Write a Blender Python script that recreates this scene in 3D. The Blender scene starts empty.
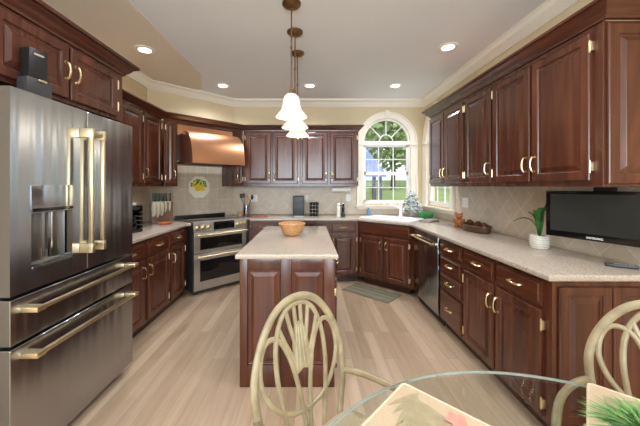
import bpy, bmesh, math, random
from mathutils import Vector, Matrix

random.seed(7)
sc = bpy.context.scene
COL = sc.collection
PI = math.pi
R = math.radians

# ------------------------------------------------------------------ camera
F_PX, PPX, PPY, EYE = 290.0, 309.0, 186.0, 1.37
cam_d = bpy.data.cameras.new('camera')
cam = bpy.data.objects.new('camera', cam_d)
COL.objects.link(cam)
cam.location = (0, 0, EYE)
cam.rotation_euler = (R(90), 0, 0)
cam_d.sensor_width = 36
cam_d.lens = F_PX / 640 * 36
cam_d.shift_x = (320 - PPX) / 640
cam_d.shift_y = -(213 - PPY) / 640
cam_d.clip_start = 0.02
sc.camera = cam

# ------------------------------------------------------------------ view, world, sun, big lights
sc.view_settings.view_transform = 'Standard'
sc.view_settings.look = 'None'
sc.view_settings.exposure = 0.2
sc.view_settings.gamma = 1.0
sc.view_settings.use_curve_mapping = False
sc.cycles.use_denoising = True
sc.cycles.max_bounces = 10
sc.cycles.diffuse_bounces = 6
sc.cycles.transparent_max_bounces = 16
sc.cycles.caustics_reflective = False
sc.cycles.caustics_refractive = False

SKY_COL, SKY_STR = (0.80, 0.88, 1.0), 1.6
SUN_STR, SUN_ELEV, SUN_AZ = 2.6, 52, 150      # degrees; azimuth the light comes from (0 = +Y, 90 = +X)
CAN_W = 13.0                                   # each ceiling downlight
PENDANT_W = 0.8
REAR_FILL_W = 210.0                                 # unseen fill light added behind the camera, coloured like daylight

w = bpy.data.worlds.new('sky')
sc.world = w
w.use_nodes = True
bg = w.node_tree.nodes['Background']
bg.inputs[0].default_value = (*SKY_COL, 1)
bg.inputs[1].default_value = SKY_STR

sun_d = bpy.data.lights.new('sun', 'SUN')
sun_d.energy = SUN_STR
sun_d.angle = R(1.5)
sun_d.color = (1.0, 0.95, 0.86)
sun = bpy.data.objects.new('sun', sun_d)
COL.objects.link(sun)
sv = Vector((math.sin(R(SUN_AZ)) * math.cos(R(SUN_ELEV)), math.cos(R(SUN_AZ)) * math.cos(R(SUN_ELEV)), math.sin(R(SUN_ELEV))))
sun.rotation_euler = (-sv).to_track_quat('-Z', 'Y').to_euler()
sun.location = sv * 30


def area_light(name, loc, target, sx, sy, power, color):
    d = bpy.data.lights.new(name, 'AREA')
    d.shape = 'RECTANGLE'
    d.size, d.size_y, d.energy, d.color = sx, sy, power, color
    o = bpy.data.objects.new(name, d)
    COL.objects.link(o)
    o.location = loc
    o.rotation_euler = (Vector(target) - Vector(loc)).to_track_quat('-Z', 'Y').to_euler()
    return o


# area light added behind the camera, tilted up to brighten the ceiling
area_light('rear_fill', (-0.1, -3.1, 1.60), (-0.1, 2, 3.2), 3.4, 1.8, REAR_FILL_W, (0.78, 0.90, 1.0))


# ------------------------------------------------------------------ materials
def s2l(c):
    return tuple(((x / 255) / 12.92 if x / 255 <= 0.04045 else ((x / 255 + 0.055) / 1.055) ** 2.4) for x in c)


def new_mat(name):
    m = bpy.data.materials.new(name)
    m.use_nodes = True
    nt = m.node_tree
    return m, nt, nt.nodes['Principled BSDF']


def plain(name, rgb, rough=0.5, metal=0.0, spec=0.5, coat=0.0, noise=0.06, nscale=18, bump=0.0):
    m, nt, b = new_mat(name)
    c = s2l(rgb)
    b.inputs['Roughness'].default_value = rough
    b.inputs['Metallic'].default_value = metal
    b.inputs['Specular IOR Level'].default_value = spec
    b.inputs['Coat Weight'].default_value = coat
    b.inputs['Coat Roughness'].default_value = 0.12
    tc = nt.nodes.new('ShaderNodeTexCoord')
    n = nt.nodes.new('ShaderNodeTexNoise')
    n.inputs['Scale'].default_value = nscale
    n.inputs['Detail'].default_value = 4
    nt.links.new(tc.outputs['Object'], n.inputs['Vector'])
    r = nt.nodes.new('ShaderNodeValToRGB')
    r.color_ramp.elements[0].position = 0.3
    r.color_ramp.elements[1].position = 0.7
    r.color_ramp.elements[0].color = (*[x * (1 - noise) for x in c], 1)
    r.color_ramp.elements[1].color = (*[min(1, x * (1 + noise)) for x in c], 1)
    nt.links.new(n.outputs['Fac'], r.inputs['Fac'])
    nt.links.new(r.outputs['Color'], b.inputs['Base Color'])
    if bump:
        bp = nt.nodes.new('ShaderNodeBump')
        bp.inputs['Strength'].default_value = bump
        bp.inputs['Distance'].default_value = 0.004
        nt.links.new(n.outputs['Fac'], bp.inputs['Height'])
        nt.links.new(bp.outputs['Normal'], b.inputs['Normal'])
    return m


def wood_mat(name, dark, mid, lite, scale=(14, 14, 1.1), rough=0.3, coat=0.35):
    m, nt, b = new_mat(name)
    tc = nt.nodes.new('ShaderNodeTexCoord')
    oi = nt.nodes.new('ShaderNodeObjectInfo')
    mp = nt.nodes.new('ShaderNodeMapping')
    mp.inputs['Scale'].default_value = scale
    va = nt.nodes.new('ShaderNodeVectorMath')
    va.operation = 'MULTIPLY_ADD'
    va.inputs[1].default_value = (7.3, 3.1, 5.7)
    nt.links.new(oi.outputs['Random'], va.inputs[0])
    nt.links.new(tc.outputs['Object'], va.inputs[2])
    nt.links.new(va.outputs[0], mp.inputs['Vector'])
    n = nt.nodes.new('ShaderNodeTexNoise')
    n.inputs['Scale'].default_value = 1.0
    n.inputs['Detail'].default_value = 6
    n.inputs['Roughness'].default_value = 0.6
    n.inputs['Distortion'].default_value = 0.6
    nt.links.new(mp.outputs[0], n.inputs['Vector'])
    r = nt.nodes.new('ShaderNodeValToRGB')
    e = r.color_ramp.elements
    e[0].position, e[1].position = 0.25, 0.78
    e[0].color = (*s2l(dark), 1)
    e[1].color = (*s2l(lite), 1)
    k = e.new(0.5)
    k.color = (*s2l(mid), 1)
    nt.links.new(n.outputs['Fac'], r.inputs['Fac'])
    nt.links.new(r.outputs['Color'], b.inputs['Base Color'])
    b.inputs['Roughness'].default_value = rough
    b.inputs['Coat Weight'].default_value = coat
    b.inputs['Coat Roughness'].default_value = 0.18
    return m


def floor_mat():
    m, nt, b = new_mat('oak_planks')
    tc = nt.nodes.new('ShaderNodeTexCoord')
    mp = nt.nodes.new('ShaderNodeMapping')
    mp.inputs['Rotation'].default_value = (0, 0, R(90))
    nt.links.new(tc.outputs['Object'], mp.inputs['Vector'])
    br = nt.nodes.new('ShaderNodeTexBrick')
    br.offset = 0.37
    br.inputs['Scale'].default_value = 1.0
    br.inputs['Brick Width'].default_value = 1.15
    br.inputs['Row Height'].default_value = 0.085
    br.inputs['Mortar Size'].default_value = 0.0012
    br.inputs['Mortar Smooth'].default_value = 0.3
    br.inputs['Color1'].default_value = (*s2l((192, 168, 143)), 1)
    br.inputs['Color2'].default_value = (*s2l((165, 140, 115)), 1)
    br.inputs['Mortar'].default_value = (*s2l((150, 122, 96)), 1)
    nt.links.new(mp.outputs[0], br.inputs['Vector'])
    # grain
    mp2 = nt.nodes.new('ShaderNodeMapping')
    mp2.inputs['Scale'].default_value = (28, 1.6, 1)
    nt.links.new(tc.outputs['Object'], mp2.inputs['Vector'])
    n = nt.nodes.new('ShaderNodeTexNoise')
    n.inputs['Scale'].default_value = 1.0
    n.inputs['Detail'].default_value = 5
    n.inputs['Distortion'].default_value = 0.8
    nt.links.new(mp2.outputs[0], n.inputs['Vector'])
    rr = nt.nodes.new('ShaderNodeValToRGB')
    rr.color_ramp.elements[0].position, rr.color_ramp.elements[1].position = 0.3, 0.7
    rr.color_ramp.elements[0].color = (0.88, 0.87, 0.86, 1)
    rr.color_ramp.elements[1].color = (1.06, 1.055, 1.05, 1)
    nt.links.new(n.outputs['Fac'], rr.inputs['Fac'])
    mx = nt.nodes.new('ShaderNodeMix')
    mx.data_type = 'RGBA'
    mx.blend_type = 'MULTIPLY'
    mx.inputs['Factor'].default_value = 1.0
    nt.links.new(br.outputs['Color'], mx.inputs['A'])
    nt.links.new(rr.outputs['Color'], mx.inputs['B'])
    # knots and grey stains of the boards
    n2 = nt.nodes.new('ShaderNodeTexNoise')
    n2.inputs['Scale'].default_value = 2.3
    n2.inputs['Detail'].default_value = 3
    mp3 = nt.nodes.new('ShaderNodeMapping')
    mp3.inputs['Scale'].default_value = (3.0, 0.7, 1)
    nt.links.new(tc.outputs['Object'], mp3.inputs['Vector'])
    nt.links.new(mp3.outputs[0], n2.inputs['Vector'])
    r2 = nt.nodes.new('ShaderNodeValToRGB')
    r2.color_ramp.elements[0].position, r2.color_ramp.elements[1].position = 0.62, 0.8
    r2.color_ramp.elements[0].color = (1, 1, 1, 1)
    r2.color_ramp.elements[1].color = (0.80, 0.76, 0.74, 1)
    nt.links.new(n2.outputs['Fac'], r2.inputs['Fac'])
    mx2 = nt.nodes.new('ShaderNodeMix')
    mx2.data_type = 'RGBA'
    mx2.blend_type = 'MULTIPLY'
    mx2.inputs['Factor'].default_value = 1.0
    nt.links.new(mx.outputs['Result'], mx2.inputs['A'])
    nt.links.new(r2.outputs['Color'], mx2.inputs['B'])
    nt.links.new(mx2.outputs['Result'], b.inputs['Base Color'])
    b.inputs['Roughness'].default_value = 0.33
    b.inputs['Specular IOR Level'].default_value = 0.4
    return m


def tile_mat(name, diag=True, size=0.165):
    m, nt, b = new_mat(name)
    tc = nt.nodes.new('ShaderNodeTexCoord')
    sp = nt.nodes.new('ShaderNodeSeparateXYZ')
    nt.links.new(tc.outputs['Object'], sp.inputs[0])
    cb = nt.nodes.new('ShaderNodeCombineXYZ')
    nt.links.new(sp.outputs['X'], cb.inputs['X'])
    nt.links.new(sp.outputs['Z'], cb.inputs['Y'])
    mp = nt.nodes.new('ShaderNodeMapping')
    mp.inputs['Rotation'].default_value = (0, 0, R(45 if diag else 0))
    nt.links.new(cb.outputs[0], mp.inputs['Vector'])
    br = nt.nodes.new('ShaderNodeTexBrick')
    br.offset = 0.0
    br.inputs['Scale'].default_value = 1.0
    br.inputs['Brick Width'].default_value = size
    br.inputs['Row Height'].default_value = size
    br.inputs['Mortar Size'].default_value = 0.0028
    br.inputs['Mortar Smooth'].default_value = 0.4
    br.inputs['Color1'].default_value = (*s2l((208, 193, 174)), 1)
    br.inputs['Color2'].default_value = (*s2l((199, 183, 162)), 1)
    br.inputs['Mortar'].default_value = (*s2l((222, 214, 202)), 1)
    nt.links.new(mp.outputs[0], br.inputs['Vector'])
    n = nt.nodes.new('ShaderNodeTexNoise')
    n.inputs['Scale'].default_value = 14
    n.inputs['Detail'].default_value = 5
    nt.links.new(tc.outputs['Object'], n.inputs['Vector'])
    rr = nt.nodes.new('ShaderNodeValToRGB')
    rr.color_ramp.elements[0].position, rr.color_ramp.elements[1].position = 0.3, 0.7
    rr.color_ramp.elements[0].color = (0.9, 0.89, 0.88, 1)
    rr.color_ramp.elements[1].color = (1.05, 1.05, 1.05, 1)
    nt.links.new(n.outputs['Fac'], rr.inputs['Fac'])
    mx = nt.nodes.new('ShaderNodeMix')
    mx.data_type = 'RGBA'
    mx.blend_type = 'MULTIPLY'
    mx.inputs['Factor'].default_value = 1.0
    nt.links.new(br.outputs['Color'], mx.inputs['A'])
    nt.links.new(rr.outputs['Color'], mx.inputs['B'])
    nt.links.new(mx.outputs['Result'], b.inputs['Base Color'])
    bp = nt.nodes.new('ShaderNodeBump')
    bp.invert = True
    bp.inputs['Strength'].default_value = 0.4
    bp.inputs['Distance'].default_value = 0.002
    nt.links.new(br.outputs['Fac'], bp.inputs['Height'])
    nt.links.new(bp.outputs['Normal'], b.inputs['Normal'])
    b.inputs['Roughness'].default_value = 0.4
    return m


def counter_mat():
    m, nt, b = new_mat('speckled_stone')
    tc = nt.nodes.new('ShaderNodeTexCoord')
    v = nt.nodes.new('ShaderNodeTexNoise')
    v.inputs['Scale'].default_value = 170
    v.inputs['Detail'].default_value = 3
    nt.links.new(tc.outputs['Object'], v.inputs['Vector'])
    r = nt.nodes.new('ShaderNodeValToRGB')
    e = r.color_ramp.elements
    e[0].position, e[1].position = 0.33, 0.66
    e[0].color = (*s2l((150, 132, 114)), 1)
    e[1].color = (*s2l((194, 184, 171)), 1)
    k = e.new(0.45)
    k.color = (*s2l((173, 160, 145)), 1)
    nt.links.new(v.outputs['Fac'], r.inputs['Fac'])
    nt.links.new(r.outputs['Color'], b.inputs['Base Color'])
    b.inputs['Roughness'].default_value = 0.13
    b.inputs['Specular IOR Level'].default_value = 0.5
    return m


def steel_mat(name, rgb=(170, 172, 177), rough=0.2, stretch=(9, 9, 0.3)):
    m, nt, b = new_mat(name)
    tc = nt.nodes.new('ShaderNodeTexCoord')
    mp = nt.nodes.new('ShaderNodeMapping')
    mp.inputs['Scale'].default_value = stretch
    nt.links.new(tc.outputs['Object'], mp.inputs['Vector'])
    n = nt.nodes.new('ShaderNodeTexNoise')
    n.inputs['Scale'].default_value = 3
    n.inputs['Detail'].default_value = 3
    nt.links.new(mp.outputs[0], n.inputs['Vector'])
    mr = nt.nodes.new('ShaderNodeMapRange')
    mr.inputs['To Min'].default_value = rough - 0.006
    mr.inputs['To Max'].default_value = rough + 0.006
    nt.links.new(n.outputs['Fac'], mr.inputs['Value'])
    nt.links.new(mr.outputs[0], b.inputs['Roughness'])
    b.inputs['Base Color'].default_value = (*s2l(rgb), 1)
    b.inputs['Metallic'].default_value = 1.0
    b.inputs['Anisotropic'].default_value = 0.75
    wv = nt.nodes.new('ShaderNodeTexNoise')          # the slight waviness of pressed sheet metal
    wv.inputs['Scale'].default_value = 1.0
    wv.inputs['Detail'].default_value = 1.0
    mw = nt.nodes.new('ShaderNodeMapping')
    mw.inputs['Scale'].default_value = (11, 11, 0.5)
    nt.links.new(tc.outputs['Object'], mw.inputs['Vector'])
    nt.links.new(mw.outputs[0], wv.inputs['Vector'])
    bw = nt.nodes.new('ShaderNodeBump')
    bw.inputs['Strength'].default_value = 1.0
    bw.inputs['Distance'].default_value = 0.006
    nt.links.new(wv.outputs['Fac'], bw.inputs['Height'])
    nt.links.new(bw.outputs['Normal'], b.inputs['Normal'])
    tg = nt.nodes.new('ShaderNodeCombineXYZ')      # brushed so that reflections stretch up and down
    tg.inputs['Z'].default_value = 1.0
    nt.links.new(tg.outputs[0], b.inputs['Tangent'])
    return m


def glass_mat(name, tint=(1, 1, 1), refl=0.12, rough=0.0):
    m = bpy.data.materials.new(name)
    m.use_nodes = True
    nt = m.node_tree
    nt.nodes.clear()
    out = nt.nodes.new('ShaderNodeOutputMaterial')
    mix = nt.nodes.new('ShaderNodeMixShader')
    tr = nt.nodes.new('ShaderNodeBsdfTransparent')
    tr.inputs[0].default_value = (*tint, 1)
    gl = nt.nodes.new('ShaderNodeBsdfGlossy')
    gl.inputs['Roughness'].default_value = rough
    lw = nt.nodes.new('ShaderNodeLayerWeight')
    lw.inputs[0].default_value = 0.5
    pw = nt.nodes.new('ShaderNodeMath')
    pw.operation = 'POWER'
    pw.inputs[1].default_value = 5.0
    ma = nt.nodes.new('ShaderNodeMath')
    ma.operation = 'MULTIPLY_ADD'
    ma.inputs[1].default_value = 0.96
    ma.inputs[2].default_value = 0.04
    nt.links.new(lw.outputs['Facing'], pw.inputs[0])
    nt.links.new(pw.outputs[0], ma.inputs[0])
    nt.links.new(ma.outputs[0], mix.inputs[0])
    nt.links.new(tr.outputs[0], mix.inputs[1])
    nt.links.new(gl.outputs[0], mix.inputs[2])
    nt.links.new(mix.outputs[0], out.inputs[0])
    return m


def lamp_mat(name, rgb, strength):
    m, nt, b = new_mat(name)
    b.inputs['Base Color'].default_value = (*s2l((228, 220, 206)), 1)
    b.inputs['Emission Color'].default_value = (*s2l(rgb), 1)
    b.inputs['Emission Strength'].default_value = strength
    b.inputs['Roughness'].default_value = 0.35
    return m


M = {}
M['wood'] = wood_mat('cherry_wood', (52, 24, 15), (80, 41, 25), (108, 60, 38), rough=0.26, coat=0.25)
M['wood_h'] = wood_mat('cherry_wood_rails', (52, 24, 15), (80, 41, 25), (108, 60, 38), (1.2, 1.2, 22), rough=0.26, coat=0.25)
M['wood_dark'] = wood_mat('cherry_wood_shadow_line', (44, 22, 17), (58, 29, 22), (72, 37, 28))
M['floor'] = floor_mat()
M['tile'] = tile_mat('diamond_tile', True)
M['tile_square'] = tile_mat('square_tile', False)
M['counter'] = counter_mat()
M['steel'] = steel_mat('brushed_steel')
M['steel_range'] = steel_mat('range_steel', (204, 202, 198), 0.38)
M['steel_side'] = plain('grey_appliance_side', (104, 97, 90), 0.5, 0.5, noise=0.03)
M['steel_dark'] = steel_mat('brushed_steel_dark', (120, 117, 114), 0.3)
M['brass'] = plain('champagne_brass', (236, 218, 178), 0.34, 1.0, noise=0.05)
M['pull'] = plain('pale_brass_pull', (226, 204, 158), 0.25, 1.0, noise=0.05)
M['copper'] = plain('brushed_copper', (210, 154, 116), 0.37, 1.0, noise=0.05, nscale=6)
M['bronze'] = plain('antique_bronze', (132, 104, 72), 0.4, 1.0, noise=0.12)
M['wall'] = plain('beige_wall_paint', (216, 199, 164), 0.8, noise=0.015, nscale=60)
M['ceiling'] = plain('warm_white_ceiling_paint', (229, 229, 232), 0.85, noise=0.012, nscale=60)
M['ceiling_strip'] = plain('tan_ceiling_strip', (224, 212, 195), 0.85, noise=0.012, nscale=60)  # tan tone of the slightly lower ceiling strip
M['trim'] = plain('ivory_trim_paint', (236, 228, 212), 0.45, noise=0.012, nscale=40)
M['white'] = plain('white_paint', (238, 236, 232), 0.4, noise=0.01)
M['porcelain'] = plain('white_porcelain', (240, 239, 240), 0.15, noise=0.01)
M['black'] = plain('black_plastic', (24, 24, 25), 0.4, noise=0.1)
M['black_gloss'] = plain('black_gloss_plastic', (12, 12, 13), 0.12, noise=0.1)
M['charcoal'] = plain('charcoal_plastic', (52, 53, 55), 0.45, noise=0.08)
M['screen'] = plain('dark_screen', (42, 43, 41), 0.22, noise=0.04)
M['oven_glass'] = plain('dark_oven_glass', (20, 19, 17), 0.06, noise=0.1)
M['glass'] = glass_mat('window_glass')
M['table_glass'] = glass_mat('table_glass', (0.93, 0.96, 0.94))
M['glass_edge'] = plain('table_glass_edge', (176, 184, 178), 0.1, spec=0.8, noise=0.05)
M['chair'] = plain('antique_cream_metal', (146, 133, 104), 0.42, noise=0.22, nscale=22, bump=0.15)
M['mat_cloth'] = plain('cream_cloth', (184, 164, 136), 0.85, noise=0.04, nscale=90, bump=0.2)
M['mat_pipe'] = plain('ivory_piping', (194, 178, 152), 0.8, noise=0.03)
M['leaf_print'] = plain('sage_leaf_print', (150, 138, 108), 0.85, noise=0.15, nscale=40)
M['flower_print'] = plain('rose_flower_print', (196, 134, 120), 0.85, noise=0.15, nscale=40)
M['grass'] = plain('grass_green', (106, 150, 84), 0.6, noise=0.3, nscale=30)
M['leaf'] = plain('leaf_green', (52, 112, 48), 0.4, noise=0.25, nscale=12)
M['basket'] = plain('basket_reed', (196, 146, 98), 0.55, noise=0.25, nscale=50, bump=0.3)
M['basket_dark'] = plain('dark_basket', (74, 48, 34), 0.45, noise=0.3, nscale=40, bump=0.3)
M['light_wood'] = plain('pale_wood', (206, 160, 116), 0.5, noise=0.12, nscale=12)
M['brown'] = plain('pinecone_brown', (78, 42, 30), 0.6, noise=0.35, nscale=40)
M['ginger'] = plain('ginger_brown', (160, 96, 50), 0.6, noise=0.25, nscale=40)
M['orange'] = plain('orange_glaze', (216, 106, 58), 0.3, noise=0.08)
M['red_wood'] = plain('red_brown_board', (150, 84, 64), 0.4, noise=0.15)
M['green_handle'] = plain('dark_green_handle', (30, 60, 44), 0.35, noise=0.1)
M['clear'] = plain('smoked_acrylic', (128, 104, 86), 0.12, noise=0.1)
M['blue'] = plain('blue_soap', (96, 142, 178), 0.15, noise=0.1)
M['green_bowl'] = plain('green_glass', (58, 146, 84), 0.2, noise=0.12)
M['grey_board'] = plain('grey_board', (148, 134, 124), 0.5, noise=0.12)
M['yellow'] = plain('lemon_glaze', (232, 204, 40), 0.35, noise=0.15, nscale=60)
M['rug'] = plain('sage_rug', (112, 106, 86), 0.95, noise=0.1, nscale=70, bump=0.3)
M['rug_light'] = plain('sage_rug_stripe', (126, 120, 100), 0.95, noise=0.1, nscale=70, bump=0.3)
M['stripe'] = plain('grey_stripe_glaze', (172, 166, 158), 0.5, noise=0.1)
M['pot'] = plain('oatmeal_glaze', (212, 205, 193), 0.5, noise=0.1, nscale=60)
M['flock'] = plain('flocked_needles', (226, 229, 228), 0.8, noise=0.25, nscale=60)
M['needle'] = plain('grey_green_needles', (132, 148, 132), 0.8, noise=0.3, nscale=50)
M['shade'] = lamp_mat('lit_opal_glass', (255, 238, 212), 0.38)
M['bulb'] = lamp_mat('lit_lamp_lens', (255, 236, 206), 9.0)
M['lawn'] = plain('lawn', (124, 142, 84), 0.95, noise=0.25, nscale=1.5)
M['tree_leaf'] = plain('tree_leaves', (142, 164, 104), 0.7, noise=0.45, nscale=0.9)
M['tree_leaf2'] = plain('tree_leaves_pale', (202, 204, 150), 0.7, noise=0.4, nscale=0.9)
M['bark'] = plain('bark', (84, 72, 62), 0.9, noise=0.3)
M['siding'] = plain('blue_grey_siding', (108, 122, 178), 0.7, noise=0.05)
M['roofing'] = plain('slate_roof', (96, 100, 126), 0.8, noise=0.15)
M['post'] = plain('dark_porch_wood', (88, 84, 96), 0.7, noise=0.1)


# ------------------------------------------------------------------ mesh helpers
def absorb(bm, src, mi=0):
    vm = {}
    for v in src.verts:
        vm[v] = bm.verts.new(v.co)
    for f in src.faces:
        try:
            nf = bm.faces.new([vm[v] for v in f.verts])
            nf.material_index = mi
        except ValueError:
            pass
    src.free()


def box(bm, x0, y0, z0, x1, y1, z1, bev=0.0, mi=0, seg=2):
    t = bmesh.new()
    bmesh.ops.create_cube(t, size=1)
    for v in t.verts:
        v.co = Vector(((x0 + x1) / 2 + v.co.x * (x1 - x0), (y0 + y1) / 2 + v.co.y * (y1 - y0), (z0 + z1) / 2 + v.co.z * (z1 - z0)))
    if bev:
        bmesh.ops.bevel(t, geom=t.edges[:], offset=bev, segments=seg, affect='EDGES', profile=0.6)
    absorb(bm, t, mi)
    return bm


def prism(bm, poly, z0, z1, bev=0.0, mi=0):
    t = bmesh.new()
    vs = [t.verts.new((p[0], p[1], z0)) for p in poly]
    f = t.faces.new(vs)
    r = bmesh.ops.extrude_face_region(t, geom=[f])
    for g in r['geom']:
        if isinstance(g, bmesh.types.BMVert):
            g.co.z = z1
    bmesh.ops.recalc_face_normals(t, faces=t.faces[:])
    if bev:
        bmesh.ops.bevel(t, geom=[e for e in t.edges if abs(e.verts[0].co.z - e.verts[1].co.z) < 1e-6], offset=bev, segments=3, affect='EDGES', profile=0.5)
    absorb(bm, t, mi)
    return bm


def smooth_pts(pts, n=6, closed=False):
    P = [Vector(p) for p in pts]
    out = []
    L = len(P)
    rng = range(L if closed else L - 1)
    for i in rng:
        if closed:
            a, b, c, d = P[(i - 1) % L], P[i], P[(i + 1) % L], P[(i + 2) % L]
        else:
            a, b, c, d = P[max(i - 1, 0)], P[i], P[i + 1], P[min(i + 2, L - 1)]
        for k in range(n):
            t = k / n
            out.append(0.5 * ((2 * b) + (c - a) * t + (2 * a - 5 * b + 4 * c - d) * t * t + (3 * b - a - 3 * c + d) * t * t * t))
    if not closed:
        out.append(P[-1])
    return out


def tube(bm, pts, r, seg=8, closed=False, flat=None, mi=0):
    """sweep a round (or, with flat=(axis, k), flattened) section along pts"""
    P = [Vector(p) for p in pts]
    L = len(P)
    rings = []
    nrm = None
    for i, p in enumerate(P):
        if closed:
            t = (P[(i + 1) % L] - P[(i - 1) % L]).normalized()
        else:
            t = (P[min(i + 1, L - 1)] - P[max(i - 1, 0)]).normalized()
        if flat is not None:
            u = Vector(flat[0])
            u = (u - t * u.dot(t)).normalized()
        elif nrm is None:
            u = t.orthogonal().normalized()
        else:
            u = (nrm - t * nrm.dot(t))
            u = u.normalized() if u.length > 1e-6 else t.orthogonal().normalized()
        nrm = u
        v = t.cross(u)
        rad = r[i] if isinstance(r, (list, tuple)) else r
        k = flat[1] if flat is not None else 1.0
        rings.append([bm.verts.new(p + u * (math.cos(2 * PI * j / seg) * rad * k) + v * (math.sin(2 * PI * j / seg) * rad)) for j in range(seg)])
    n = L if closed else L - 1
    for i in range(n):
        a, b = rings[i], rings[(i + 1) % L]
        for j in range(seg):
            f = bm.faces.new((a[j], a[(j + 1) % seg], b[(j + 1) % seg], b[j]))
            f.material_index = mi
    if not closed:
        for q in (rings[0][::-1], rings[-1]):
            f = bm.faces.new(q)
            f.material_index = mi
    return bm


def lathe(bm, prof, seg=24, c=(0, 0, 0), mi=0, cap=True, sx=1.0, sy=1.0):
    rings = []
    for r, z in prof:
        rings.append([bm.verts.new((c[0] + sx * r * math.cos(2 * PI * j / seg), c[1] + sy * r * math.sin(2 * PI * j / seg), c[2] + z)) for j in range(seg)])
    for i in range(len(rings) - 1):
        for j in range(seg):
            f = bm.faces.new((rings[i][j], rings[i][(j + 1) % seg], rings[i + 1][(j + 1) % seg], rings[i + 1][j]))
            f.material_index = mi
    if cap:
        for q in (rings[0][::-1], rings[-1]):
            f = bm.faces.new(q)
            f.material_index = mi
    return bm


def sweep(bm, path, prof, side=1, mi=0, caps=True):
    """profile of (out, z) carried along a 2D path with mitred corners; side=+1 offsets to the path's left"""
    n = len(path)
    P = [Vector((p[0], p[1])) for p in path]
    rings = []
    for i in range(n):
        def nor(a, b):
            d = (b - a).normalized()
            return Vector((-d.y, d.x)) * side
        if i == 0:
            m = nor(P[0], P[1])
            s = 1
        elif i == n - 1:
            m = nor(P[-2], P[-1])
            s = 1
        else:
            a, b = nor(P[i - 1], P[i]), nor(P[i], P[i + 1])
            m = (a + b).normalized()
            s = 1 / max(0.2, m.dot(a))
        rings.append([bm.verts.new((P[i].x + m.x * o * s, P[i].y + m.y * o * s, z)) for o, z in prof])
    k = len(prof)
    for i in range(n - 1):
        for j in range(k):
            f = bm.faces.new((rings[i][j], rings[i][(j + 1) % k], rings[i + 1][(j + 1) % k], rings[i + 1][j]))
            f.material_index = mi
    if caps:
        for q in (rings[0], rings[-1][::-1]):
            f = bm.faces.new(q)
            f.material_index = mi
    bmesh.ops.recalc_face_normals(bm, faces=bm.faces[:])
    return bm


def to_mesh(name, bm, mats, angle=35):
    bmesh.ops.recalc_face_normals(bm, faces=bm.faces[:])
    me = bpy.data.meshes.new(name)
    bm.to_mesh(me)
    bm.free()
    for m in (mats if isinstance(mats, (list, tuple)) else [mats]):
        me.materials.append(m)
    me.polygons.foreach_set('use_smooth', [True] * len(me.polygons))
    me.set_sharp_from_angle(angle=R(angle))
    me.update()
    return me


def place(name, me, parent=None, loc=(0, 0, 0), rotz=0.0):
    o = bpy.data.objects.new(name, me)
    COL.objects.link(o)
    o.parent = parent
    o.location = loc
    o.rotation_euler = (0, 0, rotz)
    return o


def obj(name, bm, mats, parent=None, loc=(0, 0, 0), rotz=0.0, angle=35):
    return place(name, to_mesh(name, bm, mats, angle), parent, loc, rotz)


def tag(o, label=None, cat=None, group=None, kind=None):
    if label:
        o['label'] = label
    if cat:
        o['category'] = cat
    if group:
        o['group'] = group
    if kind:
        o['kind'] = kind
    return o


def thing(name, label, cat, loc=(0, 0, 0), rotz=0.0, group=None):
    o = bpy.data.objects.new(name, None)
    o.empty_display_size = 0.1
    COL.objects.link(o)
    o.location = loc
    o.rotation_euler = (0, 0, rotz)
    return tag(o, label, cat, group)


def struct(name, bm, mats, parent=None, loc=(0, 0, 0), rotz=0.0):
    o = obj(name, bm, mats, parent, loc, rotz)
    if parent is None:
        o['kind'] = 'structure'
    return o


def dup(root, loc, rotz, label, group=None):
    r = root.copy()
    COL.objects.link(r)
    r.location = loc
    r.rotation_euler = (0, 0, rotz)
    tag(r, label, None, group)

    def kids(a, b):
        for ch in list(a.children):
            c = ch.copy()
            COL.objects.link(c)
            c.parent = b
            kids(ch, c)
    kids(root, r)
    return r


# ------------------------------------------------------------------ the room
CEIL = 2.77
XL, XR, YB, YF = -2.13, 1.88, 4.73, -3.2
DIAG_A, DIAG_B = (XL, 3.82), (-1.22, YB)
T = 0.12

fl = bmesh.new()
box(fl, XL - T, YF - T, -0.1, XR + T, YB + T, 0.0)
struct('floor', fl, M['floor'])
ce = bmesh.new()
box(ce, XL - T, YF - T, CEIL, XR + T, YB + T, CEIL + 0.12)
struct('ceiling', ce, M['ceiling'])
# the tan strip of ceiling that sits slightly lower over the refrigerator side
so = bmesh.new()
prism(so, [(XL + .002, YF), (-1.36, YF), (-1.36, 3.66), (-1.55, 4.18), (-1.74, 4.2), (XL + .002, 3.81)], CEIL - 0.012, CEIL - 0.0005)
tag(struct('trim_1', so, M['ceiling_strip']), 'tan strip of ceiling above the refrigerator side')

WIN_W, WIN_Z0, WIN_SPRING = 0.775, 1.08, 2.085      # clear opening
WIN_B_X = 1.268        # centre of the window in the back wall
WIN_R_Y = 4.225        # centre of the window in the right wall


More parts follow.
